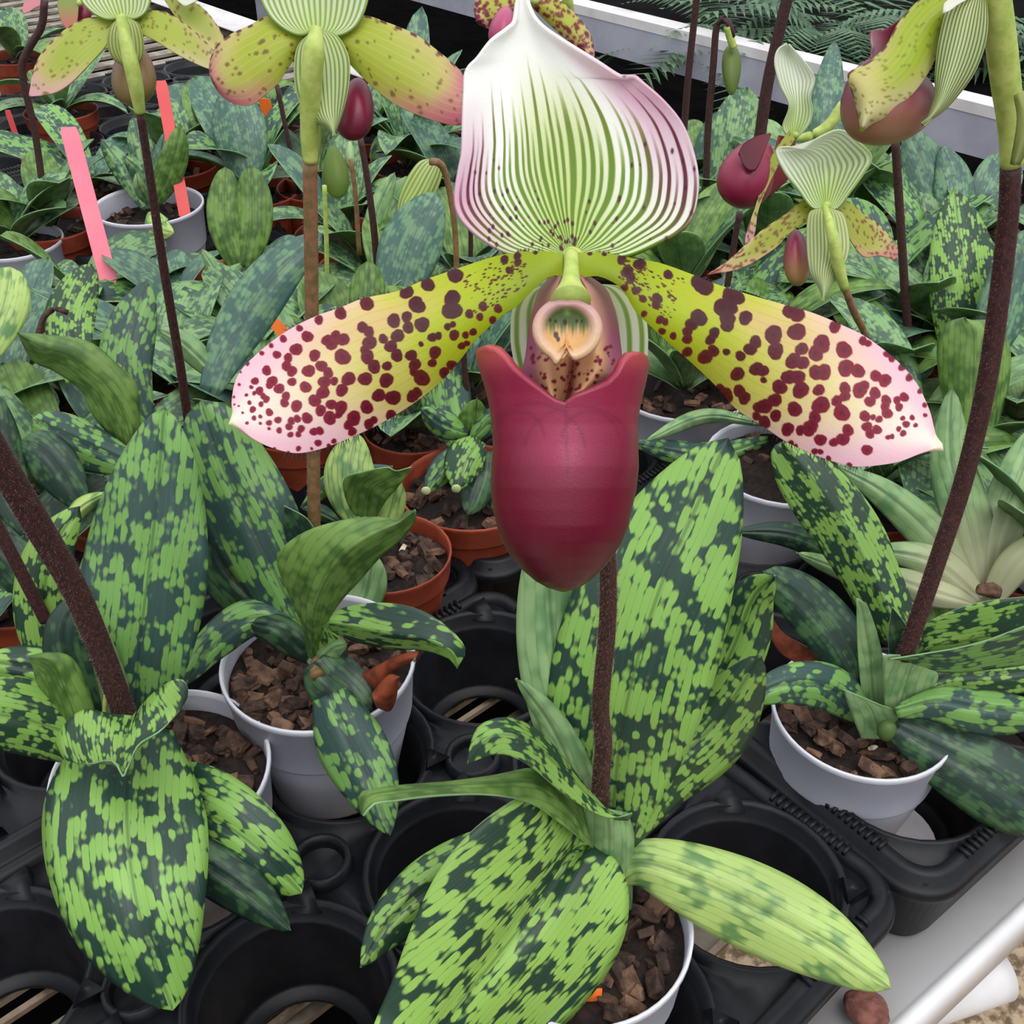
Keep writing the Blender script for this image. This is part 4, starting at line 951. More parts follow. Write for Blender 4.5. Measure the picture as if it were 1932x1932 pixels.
# ================================================================= BACKGROUND PLANTS
def wleaf(parent, base, az, Lh, W, e0, e1, mat, und='under', fold=.25, nv=15, nu=9, twist=0., pk=.55, rnd=random):
    D = Vector((math.cos(az), math.sin(az), 0)); Sd = Vector((-D.y, D.x, 0)); verts = []; uvs = []; p = Vector(base); ds = Lh/(nv-1)
    for j in range(nv):
        u = j/(nv-1); e = e0+(e1-e0)*u**1.3; T = D*math.cos(e)+Vector((0, 0, math.sin(e)))
        if j: p = p+T*ds
        N = Sd.cross(T)*-1; N = T.cross(Sd)*-1 if False else Sd.cross(T)
        if N.z < 0 and e < PI/2: N = -N
        w = W*prof(u, pk, .32, .6)
        for i in range(nu):
            s = -1+2*i/(nu-1); a = twist*u
            q = Sd*(s*w)*math.cos(a)+N*(s*w)*math.sin(a)+N*(fold*abs(s)**1.4*w-.04*W*(1-abs(s)))
            verts.append(p+q); uvs.append((s*w, u*Lh))
    f = grid_faces(nu, nv)
    # front = upper side
    a, b, c = Vector(verts[f[len(f)//2][0]]), Vector(verts[f[len(f)//2][1]]), Vector(verts[f[len(f)//2][2]])
    e = e0+(e1-e0)*.4; T = D*math.cos(e)+Vector((0, 0, math.sin(e))); N = Sd.cross(T); N = -N if N.z < 0 else N
    if (b-a).cross(c-a).dot(N) < 0: f = [q[::-1] for q in f]
    o = mesh_obj('leaf', verts, f, [M[mat], M[und], M['edge']], parent, True, uvs)
    thick(o, .0006, -1, 1, 2); return o
def bgplant(label, px, py, kind='terra', R=.037, n=7, L=.085, W=.0155, mats=('leafS',), seed=0, zc=.076, up=(.5, 1.25), chips=12, skip=None, zpot=.066):
    rnd = random.Random(seed*13+5); c = Gz(px, py, zc); c0 = Vector((c.x, c.y, 0))
    root = plant(label, c0, cat='potted orchid')
    if kind: pot(root, c0, R, zpot, kind, .06, .009, chips, seed, None, False)
    az0 = rnd.uniform(0, 6)
    for k in range(n):
        az = az0+k*2.4+rnd.uniform(-.35, .35)
        if skip and skip(az % (2*PI)): continue
        e0 = rnd.uniform(*up); e1 = e0-rnd.uniform(.4, 1.3)*(1.2-.0*e0)
        lw = rnd.uniform(.75, 1.2)
        wleaf(root, c0+Vector((math.cos(az)*.003, math.sin(az)*.003, zc-.012+.001*k)), az, L*lw, W*rnd.uniform(.85, 1.2), e0, e1, rnd.choice(mats), twist=rnd.uniform(-.4, .4), rnd=rnd)
    return root, c0
Y_ = lambda px, py, z: Gz(px, py, z).y
def lf(root, pts, w, mat='leafS', und='under', **k):
    wl, wr = w if isinstance(w, tuple) else (w, w)
    return leaf(root, pts, wl, wr, mat, und, nv=24, **k)
# --- near / mid background, hand built ------------------------------
# terracotta pot behind P3
r, c = bgplant('terracotta-potted orchid just behind the left of centre white pot, bark showing at its right', 730, 1030, 'terra', .0318, 0, seed=1, chips=60, zpot=.072)
lf(r, [(665,1180,.375),(690,1120,.385),(706,1045,.392)], 36, 'leafG', pk=.55, b0=.5); lf(r, [(620,1110,.375),(600,1090,.38)], 26, 'leafP', b0=.6)
lf(r, [(690,1000,.40),(660,900,.415),(672,815,.43)], (50, 50), 'leafP', pk=.5, b0=.4)
leafsheet(r, [(680,985),(655,950),(648,905),(680,892),(730,882),(745,890),(776,882)], [(705,985),(725,950),(750,920),(765,900),(776,883)], [(692,985),(695,950),(705,920),(740,900),(776,882)], lambda s, g: .405-.01*g, 'leafO', 'leaf')
lf(r, [(720,1010,.405),(740,950,.41),(748,900,.412)], 26, 'leafP', pk=.5, b0=.6)
lf(r, [(570,960,.43),(640,900,.425),(740,880,.42)], 18, 'leafB', pk=.4)
lf(r, [(640,985,.40),(600,965,.40),(570,960,.40)], 16, 'leafD')
for x in (0,): r['label'] = 'terracotta-potted orchid just behind the left of centre white pot, bark showing at its right'
r, c = bgplant('small orchid with white leaf tips in a terracotta pot left of the red pouch', 890, 900, 'terra', .040, 0, seed=2, chips=50, zpot=.070)
lf(r, [(885,850,.50),(850,790,.515),(838,700,.53),(860,620,.54)], 48, 'leafB', pk=.5, b0=.4); lf(r, [(882,840,.49),(895,800,.485),(900,752,.485)], (34, 26), 'leafO', pk=.55, b0=.3)
lf(r, [(885,820,.485),(835,800,.48),(795,770,.478)], 26, 'leafB'); lf(r, [(890,830,.48),(930,790,.48),(960,780,.48)], 24, 'leafB')
lf(r, [(905,830,.475),(880,870,.462),(860,925,.45)], (34, 42), 'leafN', pk=.45, b0=.4); lf(r, [(890,840,.478),(840,880,.468),(802,930,.458)], 26, 'leafB')
lf(r, [(915,850,.475),(905,910,.46),(882,972,.448)], 36, 'leafD', pk=.45); lf(r, [(930,850,.478),(940,900,.466),(930,960,.458)], 30, 'leafB')
for q in ((861, 922, .4487), (804, 926, .4575)):
    lump('leaf_tip', Py(*q), .0026, (1, .4, 1), M['cream'], r, 5, .1, 2)
r, c = bgplant('terracotta-potted orchid hidden behind the left spotted petal', 780, 775, 'terra', .031, 4, .07, .014, ('leafB','leafS'), seed=3, chips=50)
lf(r, [(730,760,.55),(690,700,.56),(696,490,.60)], 34, 'leafO', pk=.8, b0=.3)
# grey-white pots right of centre
r, c = bgplant('orchid in a grey white pot just right of the red pouch, under the right petal', 1290, 700, 'white', .045, 5, .075, .015, ('leafB','leafG'), seed=4, chips=30, up=(.7, 1.35), zpot=.068)
lf(r, [(1270,700,.60),(1255,640,.61),(1225,560,.62)], (30, 34), 'leafO', pk=.5, b0=.4)
r, c = bgplant('orchid with strap leaves in the tall grey white pot below the right spotted petal', 1480, 850, 'white', .043, 0, seed=5, chips=10, zpot=.070)
for pts, w, m in (([(1440,800,.53),(1330,785,.53),(1218,832,.50)], 15, 'leafG'), ([(1450,830,.53),(1330,860,.52),(1190,835,.52)], 26, 'leafB'), ([(1640,1075,.43),(1500,1012,.43),(1386,1003,.43)], 26, 'leafD'),
                  ([(1700,1120,.42),(1600,1080,.42),(1503,1043,.42)], 20, 'leafG')):
    lf(r, pts, w, m)
# pale based plant, right
c5 = Gz(1850, 1120, .07); c5.z = 0
P5 = plant('orchid with pale cream leaf bases, pushed over behind the dark stem at the right', c5)
pot(P5, c5, .037, .062, 'white', .056, .008, 20, 30)
y5 = c5.y
lf(P5, [(1860,1140,y5),(1830,1000,y5+.01),(1795,870,y5+.025),(1795,730,y5+.04)], (48, 50), 'leafC', 'leafC', pk=.45, b0=.45)
lf(P5, [(1855,1135,y5),(1760,1010,y5+.005),(1670,930,y5+.012),(1580,880,y5+.02)], (44, 36), 'leafC', 'leafC', pk=.4, b0=.5)
lf(P5, [(1850,1130,y5-.004),(1760,1060,y5-.004),(1640,1035,y5)], 34, 'leafC', 'leafC', pk=.4, b0=.5); lf(P5, [(1840,1140,y5-.01),(1740,1110,y5-.012),(1650,1075,y5-.012)], 30, 'leafC', 'leafC')
lf(P5, [(1870,1140,y5),(1880,1020,y5+.01),(1925,900,y5+.03),(1960,800,y5+.05)], 48, 'leafC', 'leafC', pk=.6, b0=.5); lf(P5, [(1870,1130,y5-.005),(1920,1060,y5-.005),(2000,1000,y5)], 34, 'leafC', 'leafC', b0=.6)
lf(P5, [(1780,1200,.385),(1750,1120,.39),(1700,1085,.395)], 50, 'leafO', 'leafG', pk=.5, b0=.5)
lump('brown_root', Py(1868, 1115, y5-.014), .004, (1.4, 1, .8), M['bark2'], P5, 9, .4)
# --- named plants with their special leaves -------------------------
BG = {}
def add(key, *a, **k):
    BG[key] = bgplant(*a, **k)[0]; return BG[key]
MS = ('leafS','leafS','leafS2','leafO'); MB = ('leafS2','leafB','leafS')
r = add('spoon', 'orchid with a rounded spoon leaf behind the dark arching stem', 1850, 830, 'terra', n=3, L=.08, seed=6, mats=MS)
leafsheet(r, [(1810,900),(1790,800),(1772,720),(1768,650),(1785,610),(1820,598)], [(1860,900),(1885,800),(1905,720),(1905,650),(1880,608),(1830,603),(1821,600)], [(1835,900),(1835,800),(1836,720),(1838,650),(1836,620),(1820,599)], lambda s, g: .50+.03*g-.012*(1-s*s), 'leafO', 'leafS')
r = add('bigmot', 'orchid with a tall boldly mottled upright leaf at the right edge', 1830, 640, 'terra', n=4, L=.09, seed=7, mats=MS)
lf(r, [(1835,740,.60),(1822,560,.62),(1800,356,.66)], (68, 72), 'leafN', pk=.5, b0=.5); lf(r, [(1850,700,.58),(1900,560,.6),(1940,430,.62)], 50, 'leafS2')
r = add('r2', 'orchid with two broad blue-green leaves below the white rail at the right', 1760, 470, 'terra', n=4, L=.09, seed=8, mats=MB)
lf(r, [(1790,480,.80),(1750,330,.83),(1712,240,.85)], 52, 'leafS2'); lf(r, [(1800,470,.79),(1800,350,.82),(1778,275,.84)], 40, 'leafS2')
r = add('r3', 'orchid with one tall pointed leaf rising against the white rail', 1560, 420, 'terra', n=6, L=.09, seed=9, mats=MS, up=(.9, 1.4))
lf(r, [(1555,430,.90),(1560,220,.95),(1575,75,1.0)], 34, 'leafS2')
r = add('r4', 'orchid with wide leaves below the drooping bud', 1370, 400, 'terra', n=6, L=.1, W=.02, seed=10, mats=MB, up=(.8, 1.4))
lf(r, [(1360,420,.90),(1345,320,.92),(1350,210,.94)], 40, 'leafS2'); leafsheet(r, [(1385,330),(1375,260),(1372,205),(1420,210)], [(1430,330),(1440,280),(1445,220),(1425,208)], None, lambda s, g: .9-.01*(1-s*s), 'leafO')
r = add('l1', 'orchid with a bent olive leaf whose underside shows, at the left', 245, 830, 'terra', n=3, L=.07, seed=11, mats=MS)
leafsheet(r, [(235,850),(205,820),(175,785),(150,735),(100,700),(60,680),(32,628)], [(262,850),(264,790),(258,725),(225,690),(170,645),(100,632),(33,627)], [(250,850),(240,800),(215,745),(185,710),(130,670),(80,655),(32,628)], lambda s, g: .43+.01*g-.006*(1-s*s), 'leafO', 'leafB')
lf(r, [(270,830,.45),(235,680,.47),(277,530,.50)], (50, 54), 'leafB', pk=.55, b0=.4)
lf(r, [(260,880,.41),(150,835,.42),(60,790,.43)], (50, 44), 'leafB', pk=.6, b0=.4, e=.5); lf(r, [(160,960,.39),(90,860,.40),(40,830,.41)], 46, 'leafD')
r = add('l2', 'orchid with lime mottled leaves and a small nodding bud at the left', 120, 700, 'terra', n=3, L=.07, seed=12, mats=MS)
lf(r, [(145,720,.50),(130,600,.53),(172,497,.56)], (46, 50), 'leafN', pk=.55, b0=.45)
stem(r, [(72,640,.50),(82,600,.505),(105,583,.508),(128,590,.508)], 11, 'stem', name='flower_stem', n=14)
blob(r, 'bud', 124, 614, 18, 26, .60, .008, flat((120,124,60), (150,150,80)), 0, 12)
r = add('l3', 'orchid with a big round pale leaf at the left edge', 20, 650, 'terra', n=4, L=.08, seed=13, mats=MS)
lf(r, [(-30,660,.52),(5,580,.54),(20,503,.56)], (56, 50), 'leafP', pk=.55, b0=.7, e=.45)
r = add('l4', 'orchid at the left edge whose dark red stem leans in behind the thick stem', 40, 1060, 'terra', n=3, L=.07, seed=14, mats=('leafD','leafB'))
lf(r, [(120,1290,.33),(85,1180,.335),(95,1050,.345),(150,955,.355)], (60, 54), 'leafN', pk=.5, b0=.4)
lf(r, [(60,1000,.38),(10,900,.40),(-10,740,.42)], (50, 46), 'leafD', pk=.5, b0=.5); lf(r, [(120,1010,.37),(150,960,.38),(200,930,.385)], 18, 'leafP')
lf(r, [(40,1180,.34),(60,1100,.35),(-40,1000,.36)], 50, 'leafD')
stem(r, [(86,1170,.335),(0,1003,.335),(-40,930,.334)], [24,24,24], 'stem', 500, .001)
r = add('l5', 'orchid with a broad blue-green leaf slanting behind the tan stem', 400, 740, 'terra', n=4, L=.07, seed=15, mats=MS)
lf(r, [(395,740,.46),(440,640,.48),(520,520,.50),(610,440,.52)], (52, 50), 'leafS2', pk=.5, b0=.4); lf(r, [(420,720,.47),(350,650,.475),(300,620,.48)], 24, 'leafG')
stf, _, _ = stem(r, [(356,800,.450),(340,690,.445),(308,500,.436),(284,340,.430),(264,210,.425)], [17,17,17,16,16], 'stem', 500, .0012)
D1 = .415
f1 = flowerhead(r, 232, 34, D1+.004, 'flower seen from behind, lime petals with pale pink tip')
petal(f1, 'petal', [(225,38),(195,32),(160,35),(130,50),(100,75),(75,105),(62,135),(54,181)], [(225,52),(212,70),(190,98),(160,130),(135,155),(110,172),(85,179),(55,182)], None, lambda U, V, X, Y: D1+.004-.003*np.sin(PI*V), c_back((232,180,190), (176,192,76), 3.1, (130,112,46), 50, (1.5,3.5)), 50, 50)
petal(f1, 'petal', [(240,36),(270,22),(310,22),(350,45),(385,75),(410,105),(418,130)], [(240,52),(260,62),(290,75),(330,100),(365,118),(395,130),(417,132)], None, lambda U, V, X, Y: D1+.004-.003*np.sin(PI*V), c_back((222,214,160), (186,200,84), 3.5, (130,112,46), 50, (1.5,3.5)), 50, 50)
petal(f1, 'dorsal_sepal', [(225,30),(200,34),(172,20),(150,-8),(150,-50),(190,-100),(228,-120)], [(234,30),(255,33),(275,20),(284,-10),(282,-50),(260,-95),(230,-120)], None, lambda U, V, X, Y: D1-.003*V+.005*(1-U**2)*np.sin(PI*np.minimum(V*1.3,1)), c_hood(8), 80, 40)
petal(f1, 'lower_sepal', [(226,32),(208,50),(202,80),(212,110),(240,130)], [(238,32),(262,45),(272,80),(268,112),(245,130)], None, lambda U, V, X, Y: D1-.004+.004*U**2, c_syn(11, (120,140,52), (178,190,110)), 60, 30)
blob(f1, 'pouch', 252, 140, 42, 60, D1+.014, .008, flat((150,108,70), (128,110,62)), -.05, 22)
stem(f1, [(228,30,.430),(240,90,.425),(254,150,.423),(264,212,.425)], [20,27,29,20], 'stemg', name='ovary')
r = add('l6', 'orchid with dark heart-shaped pair of leaves in a terracotta pot, left of the tan stem', 450, 500, 'terra', n=3, L=.06, seed=16, mats=MS)
lf(r, [(450,505,.70),(425,420,.71),(425,314,.73)], (34, 34), 'leafO', pk=.55, b0=.5, e=.5); lf(r, [(460,505,.70),(475,420,.71),(472,312,.73)], (34, 40), 'leafO', pk=.55, b0=.5, e=.5)
lf(r, [(455,500,.69),(420,520,.67),(380,470,.68)], 16, 'leafG')
add('l7', 'small terracotta-potted orchid below the white pot with coral tag', 425, 590, 'terra', n=4, L=.055, W=.011, seed=17, mats=MS, chips=14)
r = add('m1', 'orchid with a tall grey-green leaf behind the pair of green buds', 740, 560, 'terra', n=4, L=.07, seed=18, mats=MS)
lf(r, [(740,580,.62),(775,460,.64),(825,362,.66)], (58, 60), 'leafS2', pk=.5, b0=.4)
stem(r, [(862,520,.62),(858,430,.62),(846,350,.62),(832,310,.618),(812,305,.615)], [11,11,12,14,14], 'stem2', 0, n=20)
blob(r, 'bud', 785, 372, 30, 60, .70, .012, c_syn(12, (112,138,50), (178,196,110)), .15, 16, .25, 'petal')
petal(r, 'bud_sheath', [(820,300),(790,305),(760,350),(748,400),(752,440)], [(830,300),(835,330),(815,380),(790,400),(765,445),(753,442)], None, lambda U, V, X, Y: .69-.006*(1-U**2), c_syn(8, (120,146,54), (184,204,116)), 30, 24)
r = add('m2', 'orchid with fresh lime upright leaves beside a green bud', 690, 480, 'terra', n=4, L=.07, seed=19, mats=('leafS','leafG'), up=(.9, 1.4))
lf(r, [(690,470,.74),(715,390,.75),(745,325,.76)], 20, 'leafG', 'leafG')
stem(r, [(617,540,.70),(616,460,.70),(612,350,.70)], 9, 'stemg', n=14)
blob(r, 'bud', 633, 325, 24, 50, .79, .01, c_syn(12, (106,130,50), (158,178,90)), -.12, 16, .2, 'petal')
stem(r, [(678,480,.70),(670,360,.70),(661,300,.70)], 9, 'stem2', n=14); blob(r, 'bud', 660, 292, 9, 26, .80, .005, flat((176,204,150)), 0, 10, .2, 'petal')
r = add('m3', 'orchid under the pink flower stem in the middle distance', 715, 520, 'terra', n=3, L=.06, seed=20, mats=MS)
stem(r, [(712,505,.66),(704,420,.66),(692,330,.66),(680,262,.66)], [13,13,12,12], 'stem', 0, n=18)
r = add('m4', 'narrow-leaved orchid behind the first pair of buds', 770, 290, 'terra', n=9, L=.12, W=.012, seed=21, mats=('leafS','leafS2'), up=(.8, 1.4))
r = add('m5', 'orchid with tall leaf left of the coral tag plant, middle distance', 480, 340, 'terra', n=6, L=.1, W=.02, seed=22, mats=MB, up=(.9, 1.4))
lf(r, [(470,350,.88),(455,250,.90),(432,155,.93)], (54, 50), 'leafS2')
stem(r, [(562,365,.86),(545,270,.86),(522,160,.86)], [10,9,9], 'stem', 0, n=12)
# white pot with pink stakes
cb = Py(280, 385, .845); zb = cb.z; cb.z = 0
PB = plant('small orchid in the white pot between the pink and coral tags', cb)
pot(PB, cb, .0432, zb, 'white', zb-.006, .016, 24, 33)
for pts, w, m in (([(285,395,.845),(275,340,.85),(235,295,.85)], 22, 'leafS'), ([(290,390,.845),(300,320,.85),(310,250,.86)], 18, 'leafS2'), ([(295,385,.845),(330,290,.84),(340,235,.845)], 30, 'leafO'), ([(285,390,.85),(265,280,.87),(250,220,.89)], 26, 'leafS'),
                  ([(280,385,.84),(262,350,.83),(258,325,.83)], 12, 'leafG'), ([(285,398,.82),(300,430,.80),(328,440,.79)], 24, 'leafP'), ([(275,395,.845),(240,330,.86),(190,262,.88)], 22, 'leafS')):
    lf(PB, pts, w, m)
def stake(label, top, bot, w, mat, grp='plant tags'):
    a, b = Py(*top), Py(*bot); T = (a-b).normalized(); S = Vector((1, .15, 0)).normalized(); N = T.cross(S).normalized()
    d = (a-Vector((0, 0, HC))).length; hw = w/2*d/F; v = []; f = []
    pr = [(b-T*.012, .15), (b-T*.002, 1), (a-T*.004, 1), (a, .82)]
    for n_ in (-1, 1):
        for p, s in pr:
            for q in (-1, 1): v.append(p+S*hw*s*q+N*.0004*n_)
    for k in range(3): a0 = 2*k; f += [(a0, a0+1, a0+3, a0+2), (a0+8, a0+10, a0+11, a0+9), (a0, a0+2, a0+10, a0+8), (a0+1, a0+9, a0+11, a0+3)]
    f += [(0, 8, 9, 1), (6, 7, 15, 14)]
    o = mesh_obj('plant_tag', v, f, M[mat], None, False); return tag(o, label, 'plant tag', grp)
stake('pale pink plastic plant tag standing left of the small white pot', (129, 240, .76), (203, 520, .70), 29, 'pink')
stake('coral plastic plant tag stuck in the small white pot', (303, 152, .88), (348, 400, .835), 20, 'coral')
stake('thin dark pink plant tag at the far left edge', (14, 208, 1.0), (48, 310, 1.0), 9, 'coral')
stake('orange tag leaning beside the tan stem above the left petal tip', (512, 602, .55), (545, 640, .545), 26, 'orange')
stake('small orange plant tag far back below the left rear petal', (497, 186, 1.0), (506, 214, 1.0), 20, 'orange')
# others
r = add('t1', 'orchid with a bent mauve stem at the upper left', 90, 400, 'terra', n=6, L=.085, seed=23, mats=MS)
stem(r, [(84,380,.85),(66,250,.85),(42,140,.85),(50,100,.85),(78,50,.85),(84,0,.85)], [13,13,14,14,14,14], 'stem', 0, n=30)
fx = flowerhead(r, 85, -8, .93)
petal(fx, 'petal', [(80,-30),(60,-12),(45,5),(42,24)], [(80,10),(66,15),(55,22),(44,26)], None, lambda U, V, X, Y: .93+0*U, flat((226,150,160)), 12, 12)
r = add('t2', 'orchid with a pink and green bloom cut by the top edge, upper left', 170, 330, 'terra', n=6, L=.085, seed=24, mats=MB)
fx = flowerhead(r, 150, 5, .62)
petal(fx, 'petal', [(115,-20),(108,10),(118,45),(133,58)], [(150,-20),(148,10),(145,40),(135,60)], None, lambda U, V, X, Y: .62+0*U, flat((150,170,90), (206,120,110)), 16, 16)
blob(fx, 'pouch', 155, 18, 18, 30, .63, .006, MAG, 0, 12)
r = add('t3', 'orchid behind the lime flower, its spotted petal cut by the top edge', 400, 260, 'terra', n=7, L=.09, seed=25, mats=MS, up=(.9, 1.4))
fx = flowerhead(r, 330, -20, .56)
petal(fx, 'petal', [(320,-30),(350,-4),(380,12),(405,40),(422,72),(418,105)], [(310,0),(330,30),(360,60),(390,85),(417,108)], None, lambda U, V, X, Y: .56+0*U, c_back((216,206,140), (180,190,90), 4.2, (130,100,60), 24, (2,4)), 30, 30)
petal(fx, 'dorsal_sepal', [(310,-30),(330,-4),(345,10)], [(340,-40),(375,-6),(350,12)], None, lambda U, V, X, Y: .55+0*U, flat((236,240,220)), 12, 12)
# F6: top centre flower behind the hood
r = add('t4', 'orchid with a dark spotted flower peeking out behind the tip of the striped hood', 1080, 420, 'terra', n=6, L=.09, seed=26, mats=MS)
fx = flowerhead(r, 1010, 0, .42, 'dark red spotted flower half hidden by the hood')
DS = lambda s: c_back((236,170,190), (186,190,70), s, (116,22,48), 130, (2,5))
petal(fx, 'petal', [(1010,-20),(1040,-10),(1080,20),(1112,60),(1122,100),(1119,118)], [(1000,10),(1030,40),(1062,70),(1092,98),(1117,119)], None, lambda U, V, X, Y: .42+.003*U**2, DS(5.1), 50, 50)
petal(fx, 'petal', [(985,-20),(940,-20),(905,-10),(894,15),(898,40)], [(985,30),(965,45),(935,56),(910,50),(899,42)], None, lambda U, V, X, Y: .42+.003*U**2, DS(5.6), 50, 50)
blob(fx, 'pouch', 948, 52, 24, 42, .415, .008, flat((186,80,120), (170,54,96)), .2, 16)
stem(r, [(1072,430,.5),(1082,250,.49),(1080,90,.48),(1068,-20,.47)], [18,18,20,22], 'stemg', n=20)
# F4 + F5
r = add('q4', 'orchid whose hooded flower seen from behind hangs between the two right stems', 1680, 700, 'terra', n=5, L=.08, seed=27, mats=MS)
fx = flowerhead(r, 1560, 388, .46, 'flower seen from behind, wide pale green hood')
petal(fx, 'dorsal_sepal', [(1553,391),(1532,390),(1505,355),(1480,322),(1464,284),(1488,278)], [(1563,391),(1580,392),(1605,360),(1630,325),(1644,296),(1618,268),(1585,246),(1540,262),(1490,278)], [(1558,391),(1557,370),(1555,340),(1552,315),(1550,300),(1530,285),(1489,278)], lambda U, V, X, Y: .46-.008*V+.012*(1-U**2)*np.sin(PI*np.minimum(V*1.2,1)), c_hood(8), 90, 50)
petal(fx, 'petal', [(1555,390),(1520,376),(1480,405),(1430,440),(1375,490),(1333,518)], [(1555,402),(1530,412),(1490,440),(1460,470),(1400,505),(1334,519)], None, lambda U, V, X, Y: .465+0*U, c_back((222,160,140), (168,176,56), 6.1, (120,60,40), 110, (1.5,3.5)), 50, 50)
petal(fx, 'petal', [(1566,385),(1595,378),(1630,402),(1665,430),(1693,468),(1692,490)], [(1566,402),(1590,420),(1606,455),(1630,484),(1660,482),(1691,491)], None, lambda U, V, X, Y: .465+0*U, c_back((214,140,130), (170,178,56), 6.6, (120,60,40), 90, (1.5,3.5)), 50, 50)
petal(fx, 'lower_sepal', [(1550,392),(1526,402),(1521,450),(1527,510),(1545,545),(1552,568)], [(1566,392),(1592,405),(1603,450),(1600,485),(1580,520),(1553,568)], None, lambda U, V, X, Y: .455+.004*U**2, c_syn(12, (140,160,74), (212,222,170)), 50, 30)
blob(fx, 'pouch', 1503, 486, 25, 54, .475, .008, flat((150,48,76), (176,140,84)), -.05, 16)
stem(fx, [(1556,388,.434),(1570,440,.425),(1582,500,.423),(1594,545,.424)], [11,22,22,17], 'stemg', name='ovary', n=16)
stem(r, [(1594,543,.424),(1612,590,.432),(1634,635,.442),(1670,740,.46)], [14,14,13,13], 'stem2', 0, n=16)
r = add('q5', 'orchid with a side-facing magenta pouch and folded white hood, right of the striped hood', 1400, 580, 'terra', n=5, L=.08, seed=28, mats=MB)
fx = flowerhead(r, 1500, 255, .54, 'side-facing flower, magenta pouch and folded white hood')
blob(fx, 'pouch', 1412, 326, 52, 70, .54, .016, flat((150,40,72), (138,34,64)), .45, 22)
petal(fx, 'pouch_opening', [(1393,290),(1402,272),(1426,257),(1453,251)], [(1395,293),(1408,318),(1424,323),(1436,302),(1455,254)], None, lambda U, V, X, Y: .521+0*U, flat((96,20,44), (120,30,54)), 14, 14)
petal(fx, 'pouch_back', [(1470,255),(1460,300),(1440,370)], [(1500,262),(1500,320),(1450,375)], None, lambda U, V, X, Y: .545+.004*U, flat((132,48,58)), 16, 16)
petal(fx, 'dorsal_sepal', [(1495,262),(1478,240),(1490,200),(1473,160),(1463,120),(1468,95),(1485,83)], [(1500,262),(1525,235),(1532,210),(1528,180),(1536,148),(1515,115),(1487,84)], [(1497,262),(1500,230),(1503,195),(1500,160),(1494,125),(1488,100),(1486,84)], lambda U, V, X, Y: .54+.006*(1-U**2), c_hood(5, (140,164,90)), 50, 40)
petal(fx, 'petal', [(1490,245),(1458,290),(1440,340),(1425,390),(1408,440),(1404,480)], [(1500,262),(1470,310),(1445,360),(1430,400),(1424,440),(1406,482)], None, lambda U, V, X, Y: .53+0*U, c_back((230,160,180), (160,170,50), 7.1, (120,60,40), 60, (1.5,3)), 24, 50)
stem(fx, [(1500,262,.585),(1535,255,.585),(1565,235,.586),(1590,195,.588)], [12,20,22,16], 'stemg', name='ovary', n=16)
stem(r, [(1372,540,.60),(1385,460,.60),(1396,400,.60)], 12, 'stem', 0, n=14)
# other stems in the right background
for k, (lab, px, py, st, bud) in enumerate([
   ('orchid with a drooping green bud on a hooked stem below the rail', 1330, 430, ([(1332,350,.80),(1336,240,.80),(1346,120,.80),(1352,50,.80),(1364,35,.80),(1376,45,.80),(1381,70,.80)], 13), (1380,132,18,48)),
   ('orchid with a tall bare stem crossing the rail at the left of the drooping bud', 1290, 330, ([(1290,250,.86),(1300,130,.86),(1312,20,.86),(1318,-30,.86)], 13), None),
   ('orchid with a thick grey-brown stem crossing the rail right of the drooping bud', 1440, 480, ([(1432,270,.72),(1448,160,.72),(1470,60,.72),(1492,-30,.72)], 22), None),
   ('orchid with a straight mauve stem rising into the dark pouch at the right', 1720, 600, ([(1718,680,.62),(1708,560,.62),(1699,420,.62),(1689,262,.62)], 16), None),
   ('orchid with thin dark stems behind the striped hood, left side', 885, 500, ([(887,500,.72),(888,440,.72),(880,300,.72)], 9), None),
   ('orchid with a slim stem ending behind the left spotted petal', 882, 700, ([(882,752,.53),(876,690,.53),(868,560,.53)], 12), None)]):
    r = add('s%d' % k, lab, px, py, 'terra', n=7, L=.09, W=.017, seed=50+k, mats=MS)
    stem(r, st[0], st[1], 'stem', 0, n=26)
    if bud:
        x, y, a, b = bud; p0 = Py(x, y, .80); dd = (p0-Vector((0, 0, HC))); dep = dd.y*C_-dd.z*S_
        blob(r, 'bud', x, y, a, b, dep, .008, c_syn(8, (110,130,60), (150,170,86)), 0, 14, -.2, 'petal')
        stem(r, [(1372,50,.80),(1377,68,.80),(1384,90,.80)], 15, 'stemg', name='ovary', n=10)
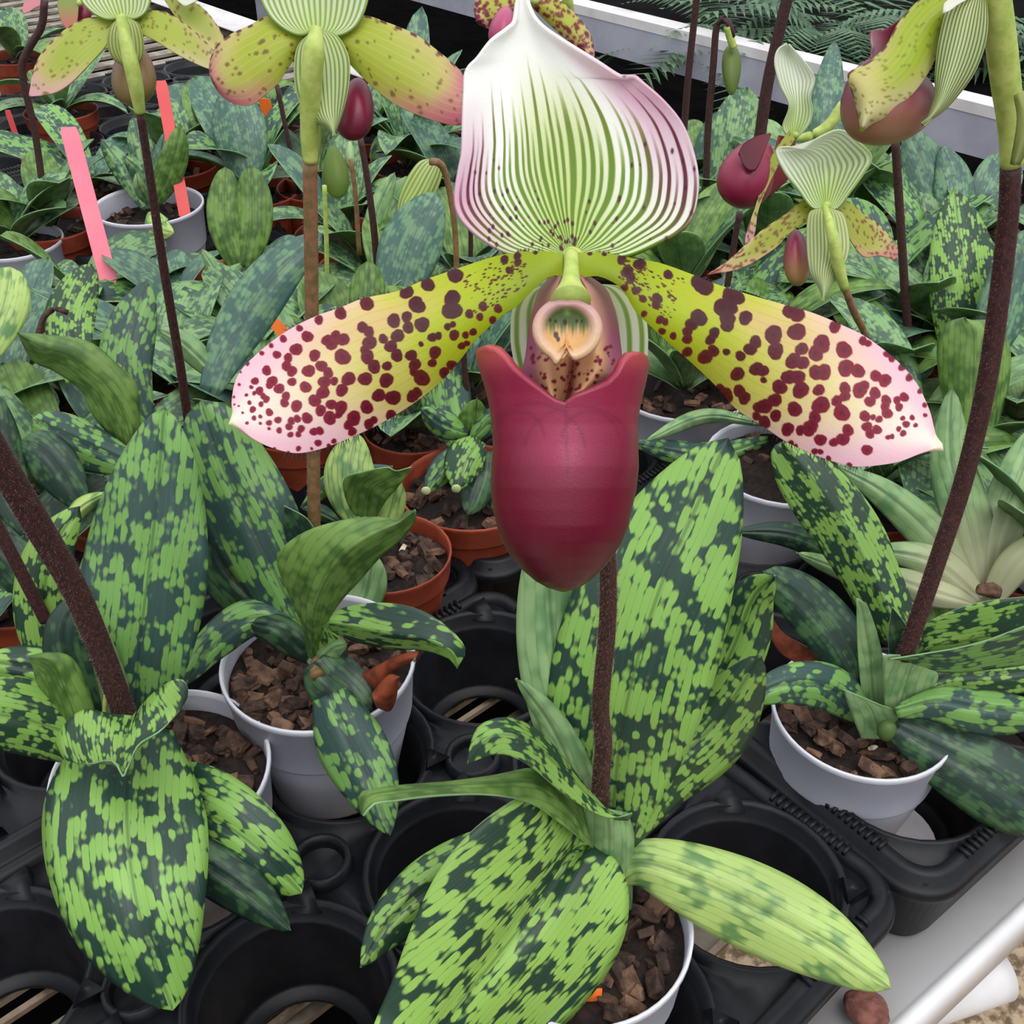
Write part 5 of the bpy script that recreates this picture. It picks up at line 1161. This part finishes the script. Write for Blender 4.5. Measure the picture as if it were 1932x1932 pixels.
# fillers -----------------------------------------------------------
fill = [('seedling orchid filling the left edge below the slatted gap', 20, 430), ('orchid with loose leaves under the pale pink tag', 150, 540), ('orchid between the thin dark stem and the left edge leaves', 330, 560),
 ('orchid behind the small white pot', 330, 290), ('orchid at the far upper left corner', 30, 90), ('orchid left of the far tag', 110, 190),
 ('leafy orchid behind the left bloom with pink petal tips', 600, 330), ('orchid below the dark pouch of the left rear flower', 640, 420), ('orchid deep behind the striped hood, left', 850, 330),
 ('orchid right behind the striped hood base', 960, 420), ('orchid behind the hood, right side', 1230, 420), ('orchid with wide leaves above the right petal root', 1290, 520),
 ('orchid above the middle of the right petal', 1440, 640), ('orchid in the gap right of the hooded rear flower', 1640, 560), ('orchid between the two right stems', 1760, 620),
 ('orchid beyond the right stem, upper', 1900, 520), ('orchid beyond the right stem, middle', 1925, 760), ('orchid behind the pale based leaves', 1740, 800), ('orchid under the right petal tip', 1640, 900),
 ('orchid under the left petal, beside terracotta pots', 560, 760), ('orchid beside the slim left dark stem', 330, 680), ('orchid left of the centre pots', 500, 640),
 ('orchid behind the tan stem, low', 640, 640), ('orchid in the back row right of the hood', 1480, 330), ('orchid in the back row left', 520, 240), ('orchid in the back row centre', 700, 230),
 ('orchid left edge, middle height', -10, 800), ('orchid just left of the upright bluish leaf', 90, 900), ('orchid right edge under the striped sepal', 1850, 420), ('orchid near the right edge, low', 1940, 1010),
 ('orchid beyond the rail left end', 820, 250), ('orchid at the edge of the bench below the gutter', 1640, 400)]
for k, (lab, px, py) in enumerate(fill):
    rnd = random.Random(k)
    far = py < 480
    add('f%d' % k, lab, px, py, 'terra' if rnd.random() < .8 else 'white', n=rnd.choice([6,7,8]), L=rnd.uniform(.065, .095), W=rnd.uniform(.014, .02), seed=100+k, mats=rnd.choice([MS, MB, ('leafS','leafG'), ('leafO','leafS')]), up=(.5, 1.3), chips=8)
# ================================================================= CAMERA, LIGHT
cam = bpy.data.cameras.new('camera'); co = bpy.data.objects.new('camera', cam); COL.objects.link(co)
co.location = (0, 0, HC); co.rotation_euler = (PI/2-PITCH, 0, 0)
cam.sensor_fit = 'HORIZONTAL'; cam.sensor_width = 36; cam.lens = 36*F/1932; cam.clip_start = .01; cam.clip_end = 50
SC.camera = co
w = bpy.data.worlds.new('world'); SC.world = w; w.use_nodes = True; nt = w.node_tree
bg = nt.nodes['Background']; nb = NB(nt)
tc = nb.n('ShaderNodeTexCoord'); sp = nb.n('ShaderNodeSeparateXYZ'); nb.l(tc.outputs['Generated'], sp.inputs[0])
col = nb.mix(nb.step(sp.outputs[2], -.25, .5), (.10, .105, .11, 1), (1., 1.02, 1.08, 1)); nb.l(col, bg.inputs[0]); bg.inputs[1].default_value = 1.2
sn = bpy.data.lights.new('sun', 'SUN'); sn.energy = 1.5; sn.angle = math.radians(50); sn.color = (1, .99, .96)
so = bpy.data.objects.new('sun', sn); COL.objects.link(so); so.rotation_euler = (math.radians(22), math.radians(12), 0)
vs = SC.view_settings; vs.view_transform = 'Standard'; vs.look = 'None'; vs.exposure = 0.0; vs.gamma = 1; vs.use_curve_mapping = False
